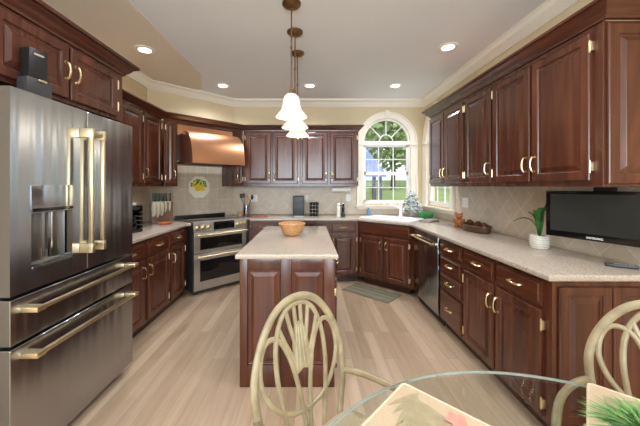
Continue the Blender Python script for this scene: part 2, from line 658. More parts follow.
def wall_with_arch(x0, x1, cx, z1=CEIL + .01, thick=T):
    """local wall in the XZ plane from y=0 (room face) to y=thick, with an arch-topped opening"""
    t = bmesh.new()
    r = WIN_W / 2
    arc = [(cx + r * math.cos(a), WIN_SPRING + r * math.sin(a)) for a in [PI * k / 20 for k in range(21)]]
    # pieces: left, right, below, above (fan of quads)
    def ext(poly):
        vs = [t.verts.new((p[0], 0, p[1])) for p in poly]
        vb = [t.verts.new((p[0], thick, p[1])) for p in poly]
        t.faces.new(vs)
        t.faces.new(vb[::-1])
        n = len(poly)
        for i in range(n):
            t.faces.new((vs[i], vs[(i + 1) % n], vb[(i + 1) % n], vb[i]))
    ext([(x0, -.01), (cx - r, -.01), (cx - r, z1), (x0, z1)])
    ext([(cx + r, -.01), (x1, -.01), (x1, z1), (cx + r, z1)])
    ext([(cx - r, -.01), (cx + r, -.01), (cx + r, WIN_Z0), (cx - r, WIN_Z0)])
    for i in range(20):
        a, b = arc[i], arc[i + 1]
        ext([b, a, (a[0], z1), (b[0], z1)])
    return t


struct('wall_back', wall_with_arch(XL - T, XR + T, WIN_B_X), M['wall'], None, (0, YB, 0))
# right wall: local x runs toward -Y
struct('wall_right', wall_with_arch(-YB, -YF, -WIN_R_Y), M['wall'], None, (XR, 0, 0), R(-90))
wl = bmesh.new()
box(wl, XL - T, YF, -.01, XL, YB, CEIL + .01)
struct('wall_left', wl, M['wall'])
wd = bmesh.new()
prism(wd, [DIAG_A, DIAG_B, (XL, YB)], -.01, CEIL + .01)
struct('wall_corner', wd, M['wall'])
# unseen rear wall of the breakfast area, wide opening added for light
wr = bmesh.new()
box(wr, XL - T, YF - T, -.01, -1.9, YF, CEIL + .01)
box(wr, 1.7, YF - T, -.01, XR + T, YF, CEIL + .01)
box(wr, -1.9, YF - T, 2.55, 1.7, YF, CEIL + .01)
box(wr, -1.9, YF - T, -.01, 1.7, YF, .35)
struct('wall_rear', wr, M['wall'])
wf = bmesh.new()  # unseen mullions, added to streak the refrigerator's reflections
for xx in (-1.9, -0.72, 0.46, 1.64):
    box(wf, xx, YF - .09, .35, xx + .06, YF - .03, 2.55)
for zz in (.35, 1.45, 2.49):
    box(wf, -1.9, YF - .085, zz, 1.7, YF - .035, zz + .06)
struct('added_window', wf, M['trim'])

# ceiling crown moulding all round
CROWN = [(0, CEIL - .115), (.012, CEIL - .115), (.02, CEIL - .10), (.035, CEIL - .085), (.045, CEIL - .06), (.07, CEIL - .03), (.085, CEIL - .025), (.09, CEIL - .012), (.09, CEIL - .001), (0, CEIL - .001)]
cr = bmesh.new()
sweep(cr, [(XL, YF), DIAG_A, DIAG_B, (XR, YB), (XR, YF)], CROWN, -1)
struct('trim_2', cr, M['trim'])


def make_window(name, root_loc, rotz):
    """arched window, local: x along wall (centred), y into wall, z up"""
    root = thing(name, 'arch-topped white casement', None, root_loc, rotz)
    root['kind'] = 'structure'
    r = WIN_W / 2
    cw = .105
    z0, zs = WIN_Z0, WIN_SPRING
    # casing following the arch
    c = bmesh.new()
    pts = [(-r, z0 - .02)] + [(-r, zs)] + [(-r * math.cos(PI * k / 24), zs + r * math.sin(PI * k / 24)) for k in range(1, 24)] + [(r, zs), (r, z0 - .02)]
    prof = [(-.001, .02), (-.001, -.018), (.012, -.026), (cw - .03, -.026), (cw - .02, -.036), (cw, -.036), (cw, -.001), (.02, -.001)]
    n = len(pts)
    rings = []
    for i in range(n):
        a = Vector(pts[max(i - 1, 0)])
        b = Vector(pts[min(i + 1, n - 1)])
        d = (b - a).normalized()
        m = Vector((-d.y, d.x))
        rings.append([c.verts.new((pts[i][0] + m.x * o, y, pts[i][1] + m.y * o)) for o, y in prof])
    k = len(prof)
    for i in range(n - 1):
        for j in range(k):
            c.faces.new((rings[i][j], rings[i][(j + 1) % k], rings[i + 1][(j + 1) % k], rings[i + 1][j]))
    c.faces.new(rings[0])
    c.faces.new(rings[-1][::-1])
    box(c, -.035, -.045, zs + r + .008, .035, -.001, zs + r + cw + .02, .004)       # keystone
    for s in (-1, 1):                                                              # spring blocks
        box(c, s * (r + cw / 2) - cw / 2 - .004, -.042, zs - .055, s * (r + cw / 2) + cw / 2 + .004, -.001, zs - .02, .003)
    obj('casing', c, M['trim'], root)
    s_ = bmesh.new()
    box(s_, -r - cw - .03, -.06, z0 - .045, r + cw + .03, -.001, z0 - .018, .006)
    box(s_, -r - cw, -.03, z0 - .085, r + cw, -.001, z0 - .046, .004)
    obj('sill', s_, M['trim'], root)
    f = bmesh.new()
    yf0, yf1 = .03, .075
    e = .026
    # outer frame legs, bottom, transom and the arch rim
    box(f, -r, yf0, z0, -r + e, yf1, zs)
    box(f, r - e, yf0, z0, r, yf1, zs)
    box(f, -r, yf0, z0, r, yf1, z0 + .032)
    box(f, -r, .004, zs - .045, r, yf1, zs + .018)
    ring = [(-(r - .001) * math.cos(PI * q / 24), zs + (r - .001) * math.sin(PI * q / 24)) for q in range(25)]
    ring2 = [(-(r - e) * math.cos(PI * q / 24), zs + (r - e) * math.sin(PI * q / 24)) for q in range(25)]
    for q in range(24):
        p = [ring[q], ring[q + 1], ring2[q + 1], ring2[q]]
        va = [f.verts.new((x, yf0, z)) for x, z in p]
        vb = [f.verts.new((x, yf1, z)) for x, z in p]
        f.faces.new(va)
        f.faces.new(vb[::-1])
        for j in range(4):
            f.faces.new((va[j], va[(j + 1) % 4], vb[(j + 1) % 4], vb[j]))
    obj('frame', f, M['white'], root)
    zt = zs - .045
    zm = (z0 + .032 + zt) / 2
    for nm, a, b in (('lower_sash', z0 + .032, zm), ('upper_sash', zm, zt)):
        s = bmesh.new()
        y0, y1 = (.034, .058) if nm == 'lower_sash' else (.046, .07)
        xa, xb = -r + e, r - e
        box(s, xa, y0, a, xb, y1, a + .028)
        box(s, xa, y0, b - .028, xb, y1, b)
        box(s, xa, y0, a, xa + .026, y1, b)
        box(s, xb - .026, y0, a, xb, y1, b)
        for q in (1, 2):
            x = xa + (xb - xa) * q / 3
            box(s, x - .007, y0 + .004, a, x + .007, y1 - .004, b)
        box(s, xa, y0 + .004, (a + b) / 2 - .007, xb, y1 - .004, (a + b) / 2 + .007)
        so_ = obj(nm, s, M['white'], root)
        g = bmesh.new()
        box(g, xa + .01, (y0 + y1) / 2 - .001, a + .01, xb - .01, (y0 + y1) / 2 + .001, b - .01)
        obj('pane', g, M['glass'], so_)
    fan = bmesh.new()
    for ang in (45, 90, 135):
        ca, sa = math.cos(R(ang)), math.sin(R(ang))
        tube(fan, [(.11 * ca, .05, zs + .11 * sa), ((r - e * .5) * ca, .05, zs + (r - e * .5) * sa)], .009, 6)
    tube(fan, [(.11 * math.cos(PI * q / 10), .05, zs + .018 + .11 * math.sin(PI * q / 10)) for q in range(11)], .009, 6)
    fo = obj('fan_muntins', fan, M['white'], root)
    g = bmesh.new()
    pts = [(x, z) for x, z in ring2]
    va = [g.verts.new((x * .995, .051, z)) for x, z in pts]
    vb = [g.verts.new((x * .995, .053, z)) for x, z in pts]
    g.faces.new(va)
    g.faces.new(vb[::-1])
    for j in range(len(pts)):
        g.faces.new((va[j], va[(j + 1) % len(pts)], vb[(j + 1) % len(pts)], vb[j]))
    obj('pane', g, M['glass'], fo)
    return root


w1 = make_window('window_1', (WIN_B_X, YB, 0), 0)
w1['label'] = 'arched white window behind the sink in the back wall'
w2 = make_window('window_2', (XR, WIN_R_Y, 0), R(-90))
w2['label'] = 'arched white window half hidden by the end of the upper cabinets'

# tile backsplash (3 runs + the diagonal behind the range)
def splash(name, pieces, loc, rotz, mat, label):
    b = bmesh.new()
    for x0, z0, x1, z1 in pieces:
        box(b, x0, -.008, z0, x1, -.0005, z1)
    return tag(struct(name, b, M[mat], None, loc, rotz), label)


splash('trim_3', [(-1.21, .912, .765, 1.40), (.765, .912, 1.872, .99)], (0, YB, 0), 0, 'tile', 'diamond-set beige tile on the back wall')
splash('trim_4', [(-3.705, .912, -1.50, 1.40), (-4.71, .912, -3.705, .99)], (XR, 0, 0), R(-90), 'tile', 'diamond-set beige tile on the sink side wall')
splash('trim_5', [(0.02, .912, 1.28, 1.72)], (DIAG_A[0] + .004, DIAG_A[1] - .004, 0), R(45), 'tile_square', 'square-set beige tile behind the range')
splash('trim_6', [(2.2, .912, 3.80, 1.40)], (XL, 0, 0), R(90), 'tile_square', 'square-set beige tile behind the knife stand')

# ------------------------------------------------------------------ cabinet kit
_cache = {}


def cached(key, fn):
    if key not in _cache:
        _cache[key] = fn()
    return _cache[key]


def raised_panel(w, h, fw=.055, t=.02):
    """raised-panel front: x 0..w, z 0..h, back at y=0, front at y=-t"""
    b = bmesh.new()
    steps = [(0, 0), (0, -t + .006), (.003, -t + .002), (.007, -t), (fw - .008, -t), (fw - .003, -t + .003), (fw, -t + .009), (fw + .008, -t + .010),
             (fw + .030, -t + .002), (fw + .033, -t + .0005)]
    lim = min(w, h) / 2 - .004
    rings = []
    for i, y in steps:
        i = min(i, lim)
        rings.append([b.verts.new((x, y, z)) for x, z in ((i, i), (w - i, i), (w - i, h - i), (i, h - i))])
    for a, c in zip(rings, rings[1:]):
        for j in range(4):
            b.faces.new((a[j], a[(j + 1) % 4], c[(j + 1) % 4], c[j]))
    b.faces.new(rings[-1])
    b.faces.new(rings[0][::-1])
    return to_mesh('raised_panel', b, M['wood'], 20)


def drawer_front(w, h, t=.02):
    b = bmesh.new()
    steps = [(0, 0), (0, -t + .010), (.006, -t + .007), (.014, -t + .007), (.02, -t), (.024, -t)]
    rings = []
    for i, y in steps:
        rings.append([b.verts.new((x, y, z)) for x, z in ((i, i), (w - i, i), (w - i, h - i), (i, h - i))])
    for a, c in zip(rings, rings[1:]):
        for j in range(4):
            b.faces.new((a[j], a[(j + 1) % 4], c[(j + 1) % 4], c[j]))
    b.faces.new(rings[-1])
    b.faces.new(rings[0][::-1])
    return to_mesh('drawer_front', b, M['wood_h'], 20)


def pull_mesh(vertical=True, L=.096):
    def mk():
        b = bmesh.new()
        n = 16
        pts, rad = [], []
        for k in range(n + 1):
            a = PI * k / n
            s = -math.cos(a) * L / 2
            d = -.004 - .026 * math.sin(a) ** .75
            pts.append((0, d, s) if vertical else (s, d, 0))
            rad.append(.0052 + .0035 * abs(math.cos(a)) ** 3)
        tube(b, pts, rad, 8)
        for s in (-L / 2, L / 2):
            p = (0, -.002, s) if vertical else (s, -.002, 0)
            tube(b, [(p[0], 0, p[2]), (p[0], -.004, p[2])], .010, 10)
        return to_mesh('pull', b, M['pull'])
    return cached(('pull', vertical), mk)


def hinge_mesh():
    def mk():
        b = bmesh.new()
        tube(b, [(0, -.018, -.026), (0, -.018, .026)], .0048, 8)
        tube(b, [(0, -.018, -.033), (0, -.018, -.027)], .004, 8)
        tube(b, [(0, -.018, .027), (0, -.018, .033)], .004, 8)
        box(b, -.003, -.017, -.024, .012, -.0005, .024, .001)
        return to_mesh('hinge', b, M['brass'])
    return cached('hinge', mk)


def door(unit, x, z, w, h, handle='L', hz='bottom', hinges=True, fw=.055):
    me = cached(('door', round(w, 3), round(h, 3), fw), lambda: raised_panel(w, h, fw))
    d = place('door', me, unit, (x, -.0005, z))
    if handle:
        hx = .028 if handle == 'L' else w - .028
        hh = {'bottom': .115, 'top': h - .115, 'mid': h / 2}[hz]
        place('handle', pull_mesh(True), d, (hx, -.0195, hh))
        if hinges:
            ex = w + .0035 if handle == 'L' else -.0035
            for q in (.075, h - .075):
                place('hinge', hinge_mesh(), d, (ex, 0, q))
    return d


def drawer(unit, x, z, w, h):
    me = cached(('drawer', round(w, 3), round(h, 3)), lambda: drawer_front(w, h))
    d = place('drawer', me, unit, (x, -.0005, z))
    place('handle', pull_mesh(False), d, (w / 2, -.0195, h / 2))
    return d


def carcass(unit, w, d, z0, z1, toe=False):
    b = bmesh.new()
    box(b, .0008, 0, z0, w - .0008, d, z1, .0015, seg=1)
    o = obj('carcass', b, M['wood'], unit)
    if toe:
        b = bmesh.new()
        box(b, .0008, .06, 0, w - .0008, d, z0 - .0005)
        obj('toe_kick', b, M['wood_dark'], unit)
    return o


BT = .874        # top of base cabinets
BZ = .09         # underside of base cabinets
UZ0, UZ1 = 1.365, 2.20
DZ0, DZ1 = 1.40, 2.178

# --- over-refrigerator cabinet
u = thing('wall_cabinet', 'short two-door cherry cabinet above the refrigerator', 'cabinet', (-1.405, 1.235, 0), R(90), 'cherry wall cabinets')
carcass(u, .935, .715, 1.85, 2.20)
b = bmesh.new()
box(b, .937, .005, 0.0, .955, .715, 2.20)
obj('side_panel', b, M['wood'], u)
door(u, .03, 1.872, .412, .308, 'R', 'mid')
door(u, .458, 1.872, .412, .308, 'L', 'mid')

# --- left wall uppers
u = thing('wall_cabinet', 'tall cherry wall cabinet mostly hidden behind the refrigerator', 'cabinet', (-1.82, 2.20, 0), R(90), 'cherry wall cabinets')
carcass(u, .54, .305, UZ0, UZ1)
door(u, .03, DZ0, .48, DZ1 - DZ0, 'L')
u = thing('wall_cabinet', 'two-door cherry wall cabinet above the knife stand', 'cabinet', (-1.82, 2.742, 0), R(90), 'cherry wall cabinets')
carcass(u, .838, .305, UZ0, UZ1)
door(u, .03, DZ0, .378, DZ1 - DZ0, 'L')
door(u, .43, DZ0, .378, DZ1 - DZ0, 'L')

# --- diagonal cabinets either side of the hood
DG = (-1.803, 3.60)
c45 = math.cos(R(45))


def dg(s, d=0.0):
    """point s along the diagonal face, d back toward the wall"""
    return (DG[0] + s * c45 - d * c45, DG[1] + s * c45 + d * c45)


u = thing('wall_cabinet', 'narrow cherry wall cabinet beside the lemon plate end of the hood', 'cabinet', (*dg(.002), 0), R(45), 'cherry wall cabinets')
carcass(u, .165, .345, UZ0, UZ1)
door(u, .018, DZ0, .132, DZ1 - DZ0, 'R', fw=.034)
u = thing('wall_cabinet', 'narrow cherry wall cabinet between the copper hood and the back wall', 'cabinet', (*dg(.968), 0), R(45), 'cherry wall cabinets')
carcass(u, .163, .345, UZ0, UZ1)
door(u, .014, DZ0, .132, DZ1 - DZ0, 'L', fw=.034)

# --- back wall uppers
u = thing('wall_cabinet', 'double cherry wall cabinet next to the hood on the back wall', 'cabinet', (-.995, 4.40, 0), 0, 'cherry wall cabinets')
carcass(u, .862, .322, UZ0, UZ1)
door(u, .03, DZ0, .385, DZ1 - DZ0, 'R')
door(u, .437, DZ0, .385, DZ1 - DZ0, 'L')
u = thing('wall_cabinet', 'double cherry wall cabinet beside the arched window on the back wall', 'cabinet', (-.132, 4.40, 0), 0, 'cherry wall cabinets')
carcass(u, .882, .322, UZ0, UZ1)
door(u, .03, DZ0, .385, DZ1 - DZ0, 'R')
door(u, .455, DZ0, .40, DZ1 - DZ0, 'L')

# --- right wall uppers (local x runs toward the camera)
XU = 1.53
RZ0, RZ1, RD0, RD1 = 1.365, 2.230, 1.40, 2.197
u = thing('wall_cabinet', 'two-door cherry wall cabinet next to the half-hidden window', 'cabinet', (XU, 3.66, 0), R(-90), 'cherry wall cabinets')
carcass(u, .828, .348, RZ0, RZ1)
door(u, .015, RD0, .385, RD1 - RD0, 'R')
door(u, .414, RD0, .395, RD1 - RD0, 'L')
u = thing('wall_cabinet', 'single-door cherry wall cabinet above the bear figurine', 'cabinet', (XU, 2.831, 0), R(-90), 'cherry wall cabinets')
carcass(u, .425, .348, RZ0, RZ1)
door(u, .014, RD0, .396, RD1 - RD0, 'R')
u = thing('wall_cabinet', 'large two-door cherry wall cabinet above the television', 'cabinet', (XU, 2.405, 0), R(-90), 'cherry wall cabinets')
carcass(u, .897, .348, RZ0, RZ1)
door(u, .012, RD0, .40, RD1 - RD0, 'R')
door(u, .434, RD0, .405, RD1 - RD0, 'L')
b = to_mesh('side_panel', bmesh.new(), M['wood'])
sp = place('side_panel', cached('endpan', lambda: raised_panel(.318, RZ1 - RZ0 - .03, .06, .014)), u, (.8975, .015, RZ0 + .015), R(90))

# --- wooden crown on the cabinets
def cab_crown(name, path, z, side, label, up=.085, out=.072):
    prof = [(0, z), (.010, z), (.012, z + .014), (.022, z + .02), (.036, z + .035), (.05, z + .055), (.06, z + .06), (.064, z + .066), (out, z + .07), (out, z + up), (-.01, z + up), (-.01, z)]
    b = bmesh.new()
    sweep(b, path, prof, side)
    return tag(obj(name, b, M['wood_h']), label, 'molding', 'cherry cabinet crowns')


cab_crown('crown_molding', [(-1.405, 1.0), (-1.405, 2.192), (-1.80, 2.192)], 2.2005, -1, 'cherry crown molding on top of the short cabinet above the refrigerator', .09, .08)
cab_crown('crown_molding', [(-1.825, 2.30), (-1.82, 3.594), (-1.0, 4.40), (.752, 4.40), (.752, 4.72)], 2.2005, -1, 'long cherry crown molding running over the copper hood and back wall cabinets')
cab_crown('crown_molding', [(1.872, 3.662), (1.53, 3.662), (1.53, 1.492), (1.872, 1.492)], 2.2305, -1, 'cherry crown molding above the cabinets over the television and sink side', .085, .08)

# --- base cabinets, refrigerator side
u = thing('base_cabinet', 'two-drawer two-door cherry base cabinet next to the refrigerator', 'cabinet', (-1.525, 2.20, 0), R(90), 'cherry base cabinets')
carcass(u, .95, .598, BZ, BT, True)
drawer(u, .03, .715, .435, .135)
drawer(u, .52, .715, .40, .135)
door(u, .03, .115, .435, .575, 'R', 'top')
door(u, .52, .115, .40, .575, 'L', 'top')
u = thing('base_cabinet', 'one-drawer one-door cherry base cabinet beside the double oven range', 'cabinet', (-1.525, 3.151, 0), R(90), 'cherry base cabinets')
carcass(u, .492, .598, BZ, BT, True)
drawer(u, .03, .715, .345, .135)
door(u, .03, .115, .345, .575, 'L', 'top')

# --- base cabinets, back wall
YBF = 4.12
u = thing('base_cabinet', 'drawer base cabinet between the range and the island on the back wall', 'cabinet', (-.845, YBF, 0), 0, 'cherry base cabinets')
carcass(u, .40, .605, BZ, BT, True)
drawer(u, .03, .725, .345, .125)
drawer(u, .03, .505, .345, .195)
drawer(u, .03, .31, .345, .17)
drawer(u, .03, .115, .345, .17)
u = thing('base_cabinet', 'wide cherry base cabinet behind the bowl on the island', 'cabinet', (-.444, YBF, 0), 0, 'cherry base cabinets')
carcass(u, .735, .605, BZ, BT, True)
drawer(u, .03, .715, .67, .135)
door(u, .03, .115, .325, .575, 'R', 'top')
door(u, .375, .115, .325, .575, 'L', 'top')
u = thing('base_cabinet', 'one-drawer one-door cherry base cabinet left of the sink cabinet', 'cabinet', (.292, YBF, 0), 0, 'cherry base cabinets')
carcass(u, .405, .605, BZ, BT, True)
drawer(u, .022, .715, .35, .135)
door(u, .022, .115, .35, .575, 'L', 'top')

# --- diagonal sink base
SA = (.70, 4.125)
SBp = (1.285, 3.575)
ang = math.atan2(SBp[1] - SA[1], SBp[0] - SA[0])
SL = math.hypot(SBp[0] - SA[0], SBp[1] - SA[1])
u = thing('base_cabinet', 'diagonal two-door sink base cabinet under the arched windows', 'cabinet', (*SA, 0), ang, 'cherry base cabinets')


def to_local(p, o, a):
    dx, dy = p[0] - o[0], p[1] - o[1]
    return (dx * math.cos(a) + dy * math.sin(a), -dx * math.sin(a) + dy * math.cos(a))


poly = [to_local(p, SA, ang) for p in (SA, (SBp[0], SBp[1]), (1.86, 3.575), (1.86, 4.715), (.70, 4.715))]
b = bmesh.new()
prism(b, poly, BZ, .70)
# rails around the sink bowl
box(b, 0.001, .0, .70, SL - .001, .02, BT)
obj('carcass', b, M['wood'], u)
b = bmesh.new()
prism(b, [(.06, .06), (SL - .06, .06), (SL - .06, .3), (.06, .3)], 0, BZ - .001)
obj('toe_kick', b, M['wood_dark'], u)
me = drawer_front(SL - .10, .135)
place('false_drawer_front', me, u, (.05, -.0005, .715))
dw_ = (SL - .13) / 2
door(u, .05, .115, dw_, .575, 'R', 'top')
door(u, .08 + dw_, .115, dw_, .575, 'L', 'top')

# --- right run base cabinets
XBR = 1.28
u = thing('filler_panel', 'narrow cherry filler strip between the sink cabinet and dishwasher', 'panel', (XBR, 3.56, 0), R(-90))
b = bmesh.new()
box(b, .0, .0, BZ, .076, .58, BT, .002)
obj('stile', b, M['wood'], u)
b = bmesh.new()
box(b, .0, .06, 0, .076, .58, BZ - .0005)
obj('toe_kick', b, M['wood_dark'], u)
u = thing('base_cabinet', 'four-drawer cherry base cabinet next to the dishwasher', 'cabinet', (XBR, 2.822, 0), R(-90), 'cherry base cabinets')
carcass(u, .43, .59, BZ, BT, True)
for z0, h in ((.735, .115), (.575, .135), (.41, .14), (.115, .27)):
    drawer(u, .02, z0, .385, h)
u = thing('base_cabinet', 'two-drawer two-door cherry base cabinet at the counter end below the television', 'cabinet', (XBR, 2.391, 0), R(-90), 'cherry base cabinets')
carcass(u, .851, .59, BZ, BT, True)
drawer(u, .018, .715, .385, .135)
drawer(u, .425, .715, .385, .135)
door(u, .018, .115, .385, .575, 'R', 'top')
door(u, .425, .115, .385, .575, 'L', 'top')
pan = cached('basend', lambda: raised_panel(.28, .72, .05, .014))
ep = bmesh.new()
box(ep, .8515, .002, .002, .8615, .588, BT)
e_ = obj('end_panel', ep, M['wood'], u)
place('raised_panel', pan, e_, (.862, .03, .12), R(90))
place('raised_panel', pan, e_, (.862, .315, .12), R(90))

# --- worktops
def worktop(name, outer, label, hole=None, z0=.875, z1=.91):
    t = bmesh.new()
    if hole is None:
        prism(t, outer, z0, z1, .010)
    else:
        for z in (z0, z1):
            lo = [t.verts.new((*p, z)) for p in outer]
            li = [t.verts.new((*p, z)) for p in hole]
            ed = []
            for l in (lo, li):
                for i in range(len(l)):
                    ed.append(t.edges.new((l[i], l[(i + 1) % len(l)])))
            bmesh.ops.triangle_fill(t, edges=ed, use_beauty=True)
            if z == z0:
                lo0, li0 = lo, li
        for l0, l1 in ((lo0, lo), (li0, li)):
            for i in range(len(l0)):
                t.faces.new((l0[i], l0[(i + 1) % len(l0)], l1[(i + 1) % len(l0)], l1[i]))
        bmesh.ops.recalc_face_normals(t, faces=t.faces[:])
        oset = set(lo + lo0)
        eds = []
        for e in t.edges:
            if e.verts[0] in oset and e.verts[1] in oset and abs(e.verts[0].co.z - e.verts[1].co.z) < 1e-6 and len(e.link_faces) == 2:
                if abs(e.link_faces[0].normal.z - e.link_faces[1].normal.z) > .5 or abs(e.link_faces[0].normal.z + e.link_faces[1].normal.z) > .5 and abs(abs(e.link_faces[0].normal.z) - abs(e.link_faces[1].normal.z)) > .5:
                    eds.append(e)
        bmesh.ops.bevel(t, geom=eds, offset=.010, segments=3, affect='EDGES', profile=0.5)
    return tag(obj(name, t, M['counter'], angle=30), label, 'countertop')


worktop('countertop', [(-2.12, 2.195), (-1.495, 2.195), (-1.495, 3.556), (-1.455, 3.583), (-1.92, 4.018), (-2.12, 3.815)], 'speckled stone countertop between the refrigerator and range')
SC = (1.17, 4.13)      # sink centre
sa = ang
ca_, sa_ = math.cos(sa), math.sin(sa)


def sk(x, y):
    return (SC[0] + x * ca_ - y * sa_, SC[1] + x * sa_ + y * ca_)


hole = [sk(-.34, -.23), sk(.34, -.23), sk(.34, .15), sk(-.34, .15)]
worktop('countertop', [(-.858, 4.135), (-.83, 4.09), (.685, 4.09), (1.238, 3.575), (1.238, 1.495), (1.87, 1.495), (1.87, 4.72), (-1.215, 4.72), (-1.32, 4.60)],
        'long speckled stone countertop wrapping the sink corner and ending below the television', hole)

# ------------------------------------------------------------------ island
u = thing('kitchen_island', 'cherry island cabinet under the woven bowl in the middle of the floor', 'island', (-.472, 1.985, 0), 0)
b = bmesh.new()
box(b, 0, 0, 0, .646, 1.305, BT, .003)
obj('carcass', b, M['wood'], u)
ip = cached('islpan', lambda: raised_panel(.215, .655, .012, .012))
b = bmesh.new()      # applied face frame on the end
for x0, x1 in ((0, .052), (.278, .352), (.574, .646)):
    box(b, x0, -.0135, .003, x1, -.0005, BT, .003)
for x0, x1 in ((.052, .278), (.352, .574)):
    box(b, x0, -.0135, .003, x1, -.0005, .152, .003)
    box(b, x0, -.0135, .80, x1, -.0005, BT, .003)
fr_ = obj('face_frame', b, M['wood'], u)
place('raised_panel', cached(('ipan', 1), lambda: raised_panel(.224, .646, .012, .012)), fr_, (.053, -.0006, .153))
place('raised_panel', cached(('ipan', 2), lambda: raised_panel(.22, .646, .012, .012)), fr_, (.353, -.0006, .153))
# doors on the sink side: local frame turned so the door faces +X
isd = []
for k in range(3):
    me = cached(('idoor', .41), lambda: raised_panel(.405, .60, .055))
    d = place('door', me, u, (.6465, .04 + k * .42, .10), R(90))
    place('handle', pull_mesh(True), d, (.375 if k != 1 else .03, -.0195, .485))
    for q in (.07, .53):
        place('hinge', hinge_mesh(), d, (.4085 if k == 1 else -.0035, 0, q))
    m2 = cached(('idrw', .41), lambda: drawer_front(.405, .13))
    d2 = place('drawer', m2, u, (.6465, .04 + k * .42, .725), R(90))
    place('handle', pull_mesh(False), d2, (.2, -.0195, .065))
worktop('island_countertop', [(-.497, 1.952), (.197, 1.952), (.197, 3.325), (-.497, 3.325)], 'rectangular speckled stone top on the cherry island')

# ------------------------------------------------------------------ refrigerator
fr = thing('refrigerator', 'large stainless french-door refrigerator with brass handles', 'refrigerator', (-1.31, 1.27, 0), R(90))
b = bmesh.new()
box(b, .004, .068, .04, .881, .78, 1.80, .004)
for x in (.06, .80):
    for y in (.12, .70):
        box(b, x, y, 0, x + .05, y + .05, .04)
obj('body', b, M['charcoal'], fr)


def fridge_handle(parent, p0, p1, name='handle'):
    """square brass bar on two brass feet; p0,p1 ends in the door's local frame"""
    a, c = Vector(p0), Vector(p1)
    d = (c - a).normalized()
    b_ = bmesh.new()
    hw = .0085
    if abs(d.z) > .5:
        box(b_, a.x - hw, -.072, a.z, a.x + hw, -.05, c.z, .003)
        for z in (a.z, c.z - .05):
            box(b_, a.x - hw - .003, -.075, z - .002, a.x + hw + .003, -.0005, z + .05, .003)
    else:
        box(b_, a.x, -.072, a.z - hw, c.x, -.05, a.z + hw, .003)
        for x in (a.x, c.x - .045):
            box(b_, x - .002, -.075, a.z - hw - .003, x + .045, -.0005, a.z + hw + .003, .003)
    return obj(name, b_, M['brass'], parent)


def fridge_door(x0, x1, z0, z1, recess=None, name='door'):
    t = bmesh.new()
    if recess is None:
        box(t, x0, 0, z0, x1, .062, z1, .006, seg=3)
        bmesh.ops.recalc_face_normals(t, faces=t.faces[:])
        for f in t.faces:
            f.material_index = 1 if abs(f.normal.x) > .95 else 0
        return obj(name, t, [M['steel'], M['steel_side']], fr)
    rx0, rx1, rz0, rz1, dep = recess
    xs, zs = [x0, rx0, rx1, x1], [z0, rz0, rz1, z1]
    g = [[t.verts.new((x, 0, z)) for z in zs] for x in xs]
    for i in range(3):
        for j in range(3):
            if i == 1 and j == 1:
                continue
            t.faces.new((g[i][j], g[i + 1][j], g[i + 1][j + 1], g[i][j + 1]))
    q = [g[1][1], g[2][1], g[2][2], g[1][2]]
    bk = [t.verts.new((v.co.x, dep, v.co.z)) for v in q]
    for i in range(4):
        t.faces.new((q[i], q[(i + 1) % 4], bk[(i + 1) % 4], bk[i]))
    t.faces.new(bk)
    ob = [g[0][0], g[3][0], g[3][3], g[0][3]]
    per = [g[0][0], g[1][0], g[2][0], g[3][0], g[3][1], g[3][2], g[3][3], g[2][3], g[1][3], g[0][3], g[0][2], g[0][1]]
    bb = [t.verts.new((v.co.x, .062, v.co.z)) for v in per]
    for i in range(12):
        t.faces.new((per[i], per[(i + 1) % 12], bb[(i + 1) % 12], bb[i]))
    t.faces.new(bb[::-1])
    bmesh.ops.recalc_face_normals(t, faces=t.faces[:])
    for f in t.faces:
        xs_ = [v.co.x for v in f.verts]
        f.material_index = 1 if max(xs_) - min(xs_) < 1e-5 and (abs(xs_[0] - x0) < 1e-5 or abs(xs_[0] - x1) < 1e-5) else 0
    return obj(name, t, [M['steel'], M['steel_side']], fr)


dl = fridge_door(0, .439, .880, 1.81, (.098, .335, .985, 1.24, .055))
dr = fridge_door(.446, .885, .880, 1.81)
d1 = fridge_door(0, .885, .660, .864, None, 'drawer')
d2 = fridge_door(0, .885, .07, .644, None, 'drawer')
fridge_handle(dl, (.395, 0, .99), (.395, 0, 1.70))
fridge_handle(dr, (.487, 0, .99), (.487, 0, 1.70))
fridge_handle(d1, (.05, 0, .805), (.835, 0, .805))
fridge_handle(d2, (.05, 0, .595), (.835, 0, .595))
b = bmesh.new()
box(b, .094, -.004, 1.242, .339, -.0004, 1.375, .0015)
wdp = obj('water_dispenser', b, M['steel'], dl)
b = bmesh.new()
box(b, .10, -.007, 1.246, .333, -.0042, 1.262, .001)
obj('control_strip', b, M['black_gloss'], wdp)
b = bmesh.new()
box(b, .108, .035, 1.0, .19, .052, 1.238, .003)
box(b, .25, .035, 1.0, .328, .052, 1.238, .003)
obj('dispenser_recess', b, M['steel_dark'], wdp)
b = bmesh.new()
box(b, .205, .02, 1.05, .235, .03, 1.238, .004)
obj('paddle', b, M['steel'], wdp)
b = bmesh.new()
box(b, .10, -.006, .972, .334, .05, .986, .003)
obj('drip_tray', b, M['steel_dark'], wdp)

# black two-tier box on the refrigerator
sb = thing('speaker', 'black two-tier speaker box on top of the refrigerator', 'speaker', (-1.345, 1.425, 1.811), R(80))
b = bmesh.new()
box(b, -.056, -.03, 0, .056, .035, .08, .004)
obj('base', b, M['charcoal'], sb)
b = bmesh.new()
box(b, -.042, -.022, .0805, .042, .032, .225, .004)
bo = obj('cabinet', b, M['black'], sb)
b = bmesh.new()
box(b, -.022, -.0245, .195, .022, -.0225, .203)
obj('badge', b, M['stripe'], bo)
b = bmesh.new()
box(b, -.012, -.036, .068, .028, -.0305, .078, .002)
obj('clip', b, M['brass'], sb)

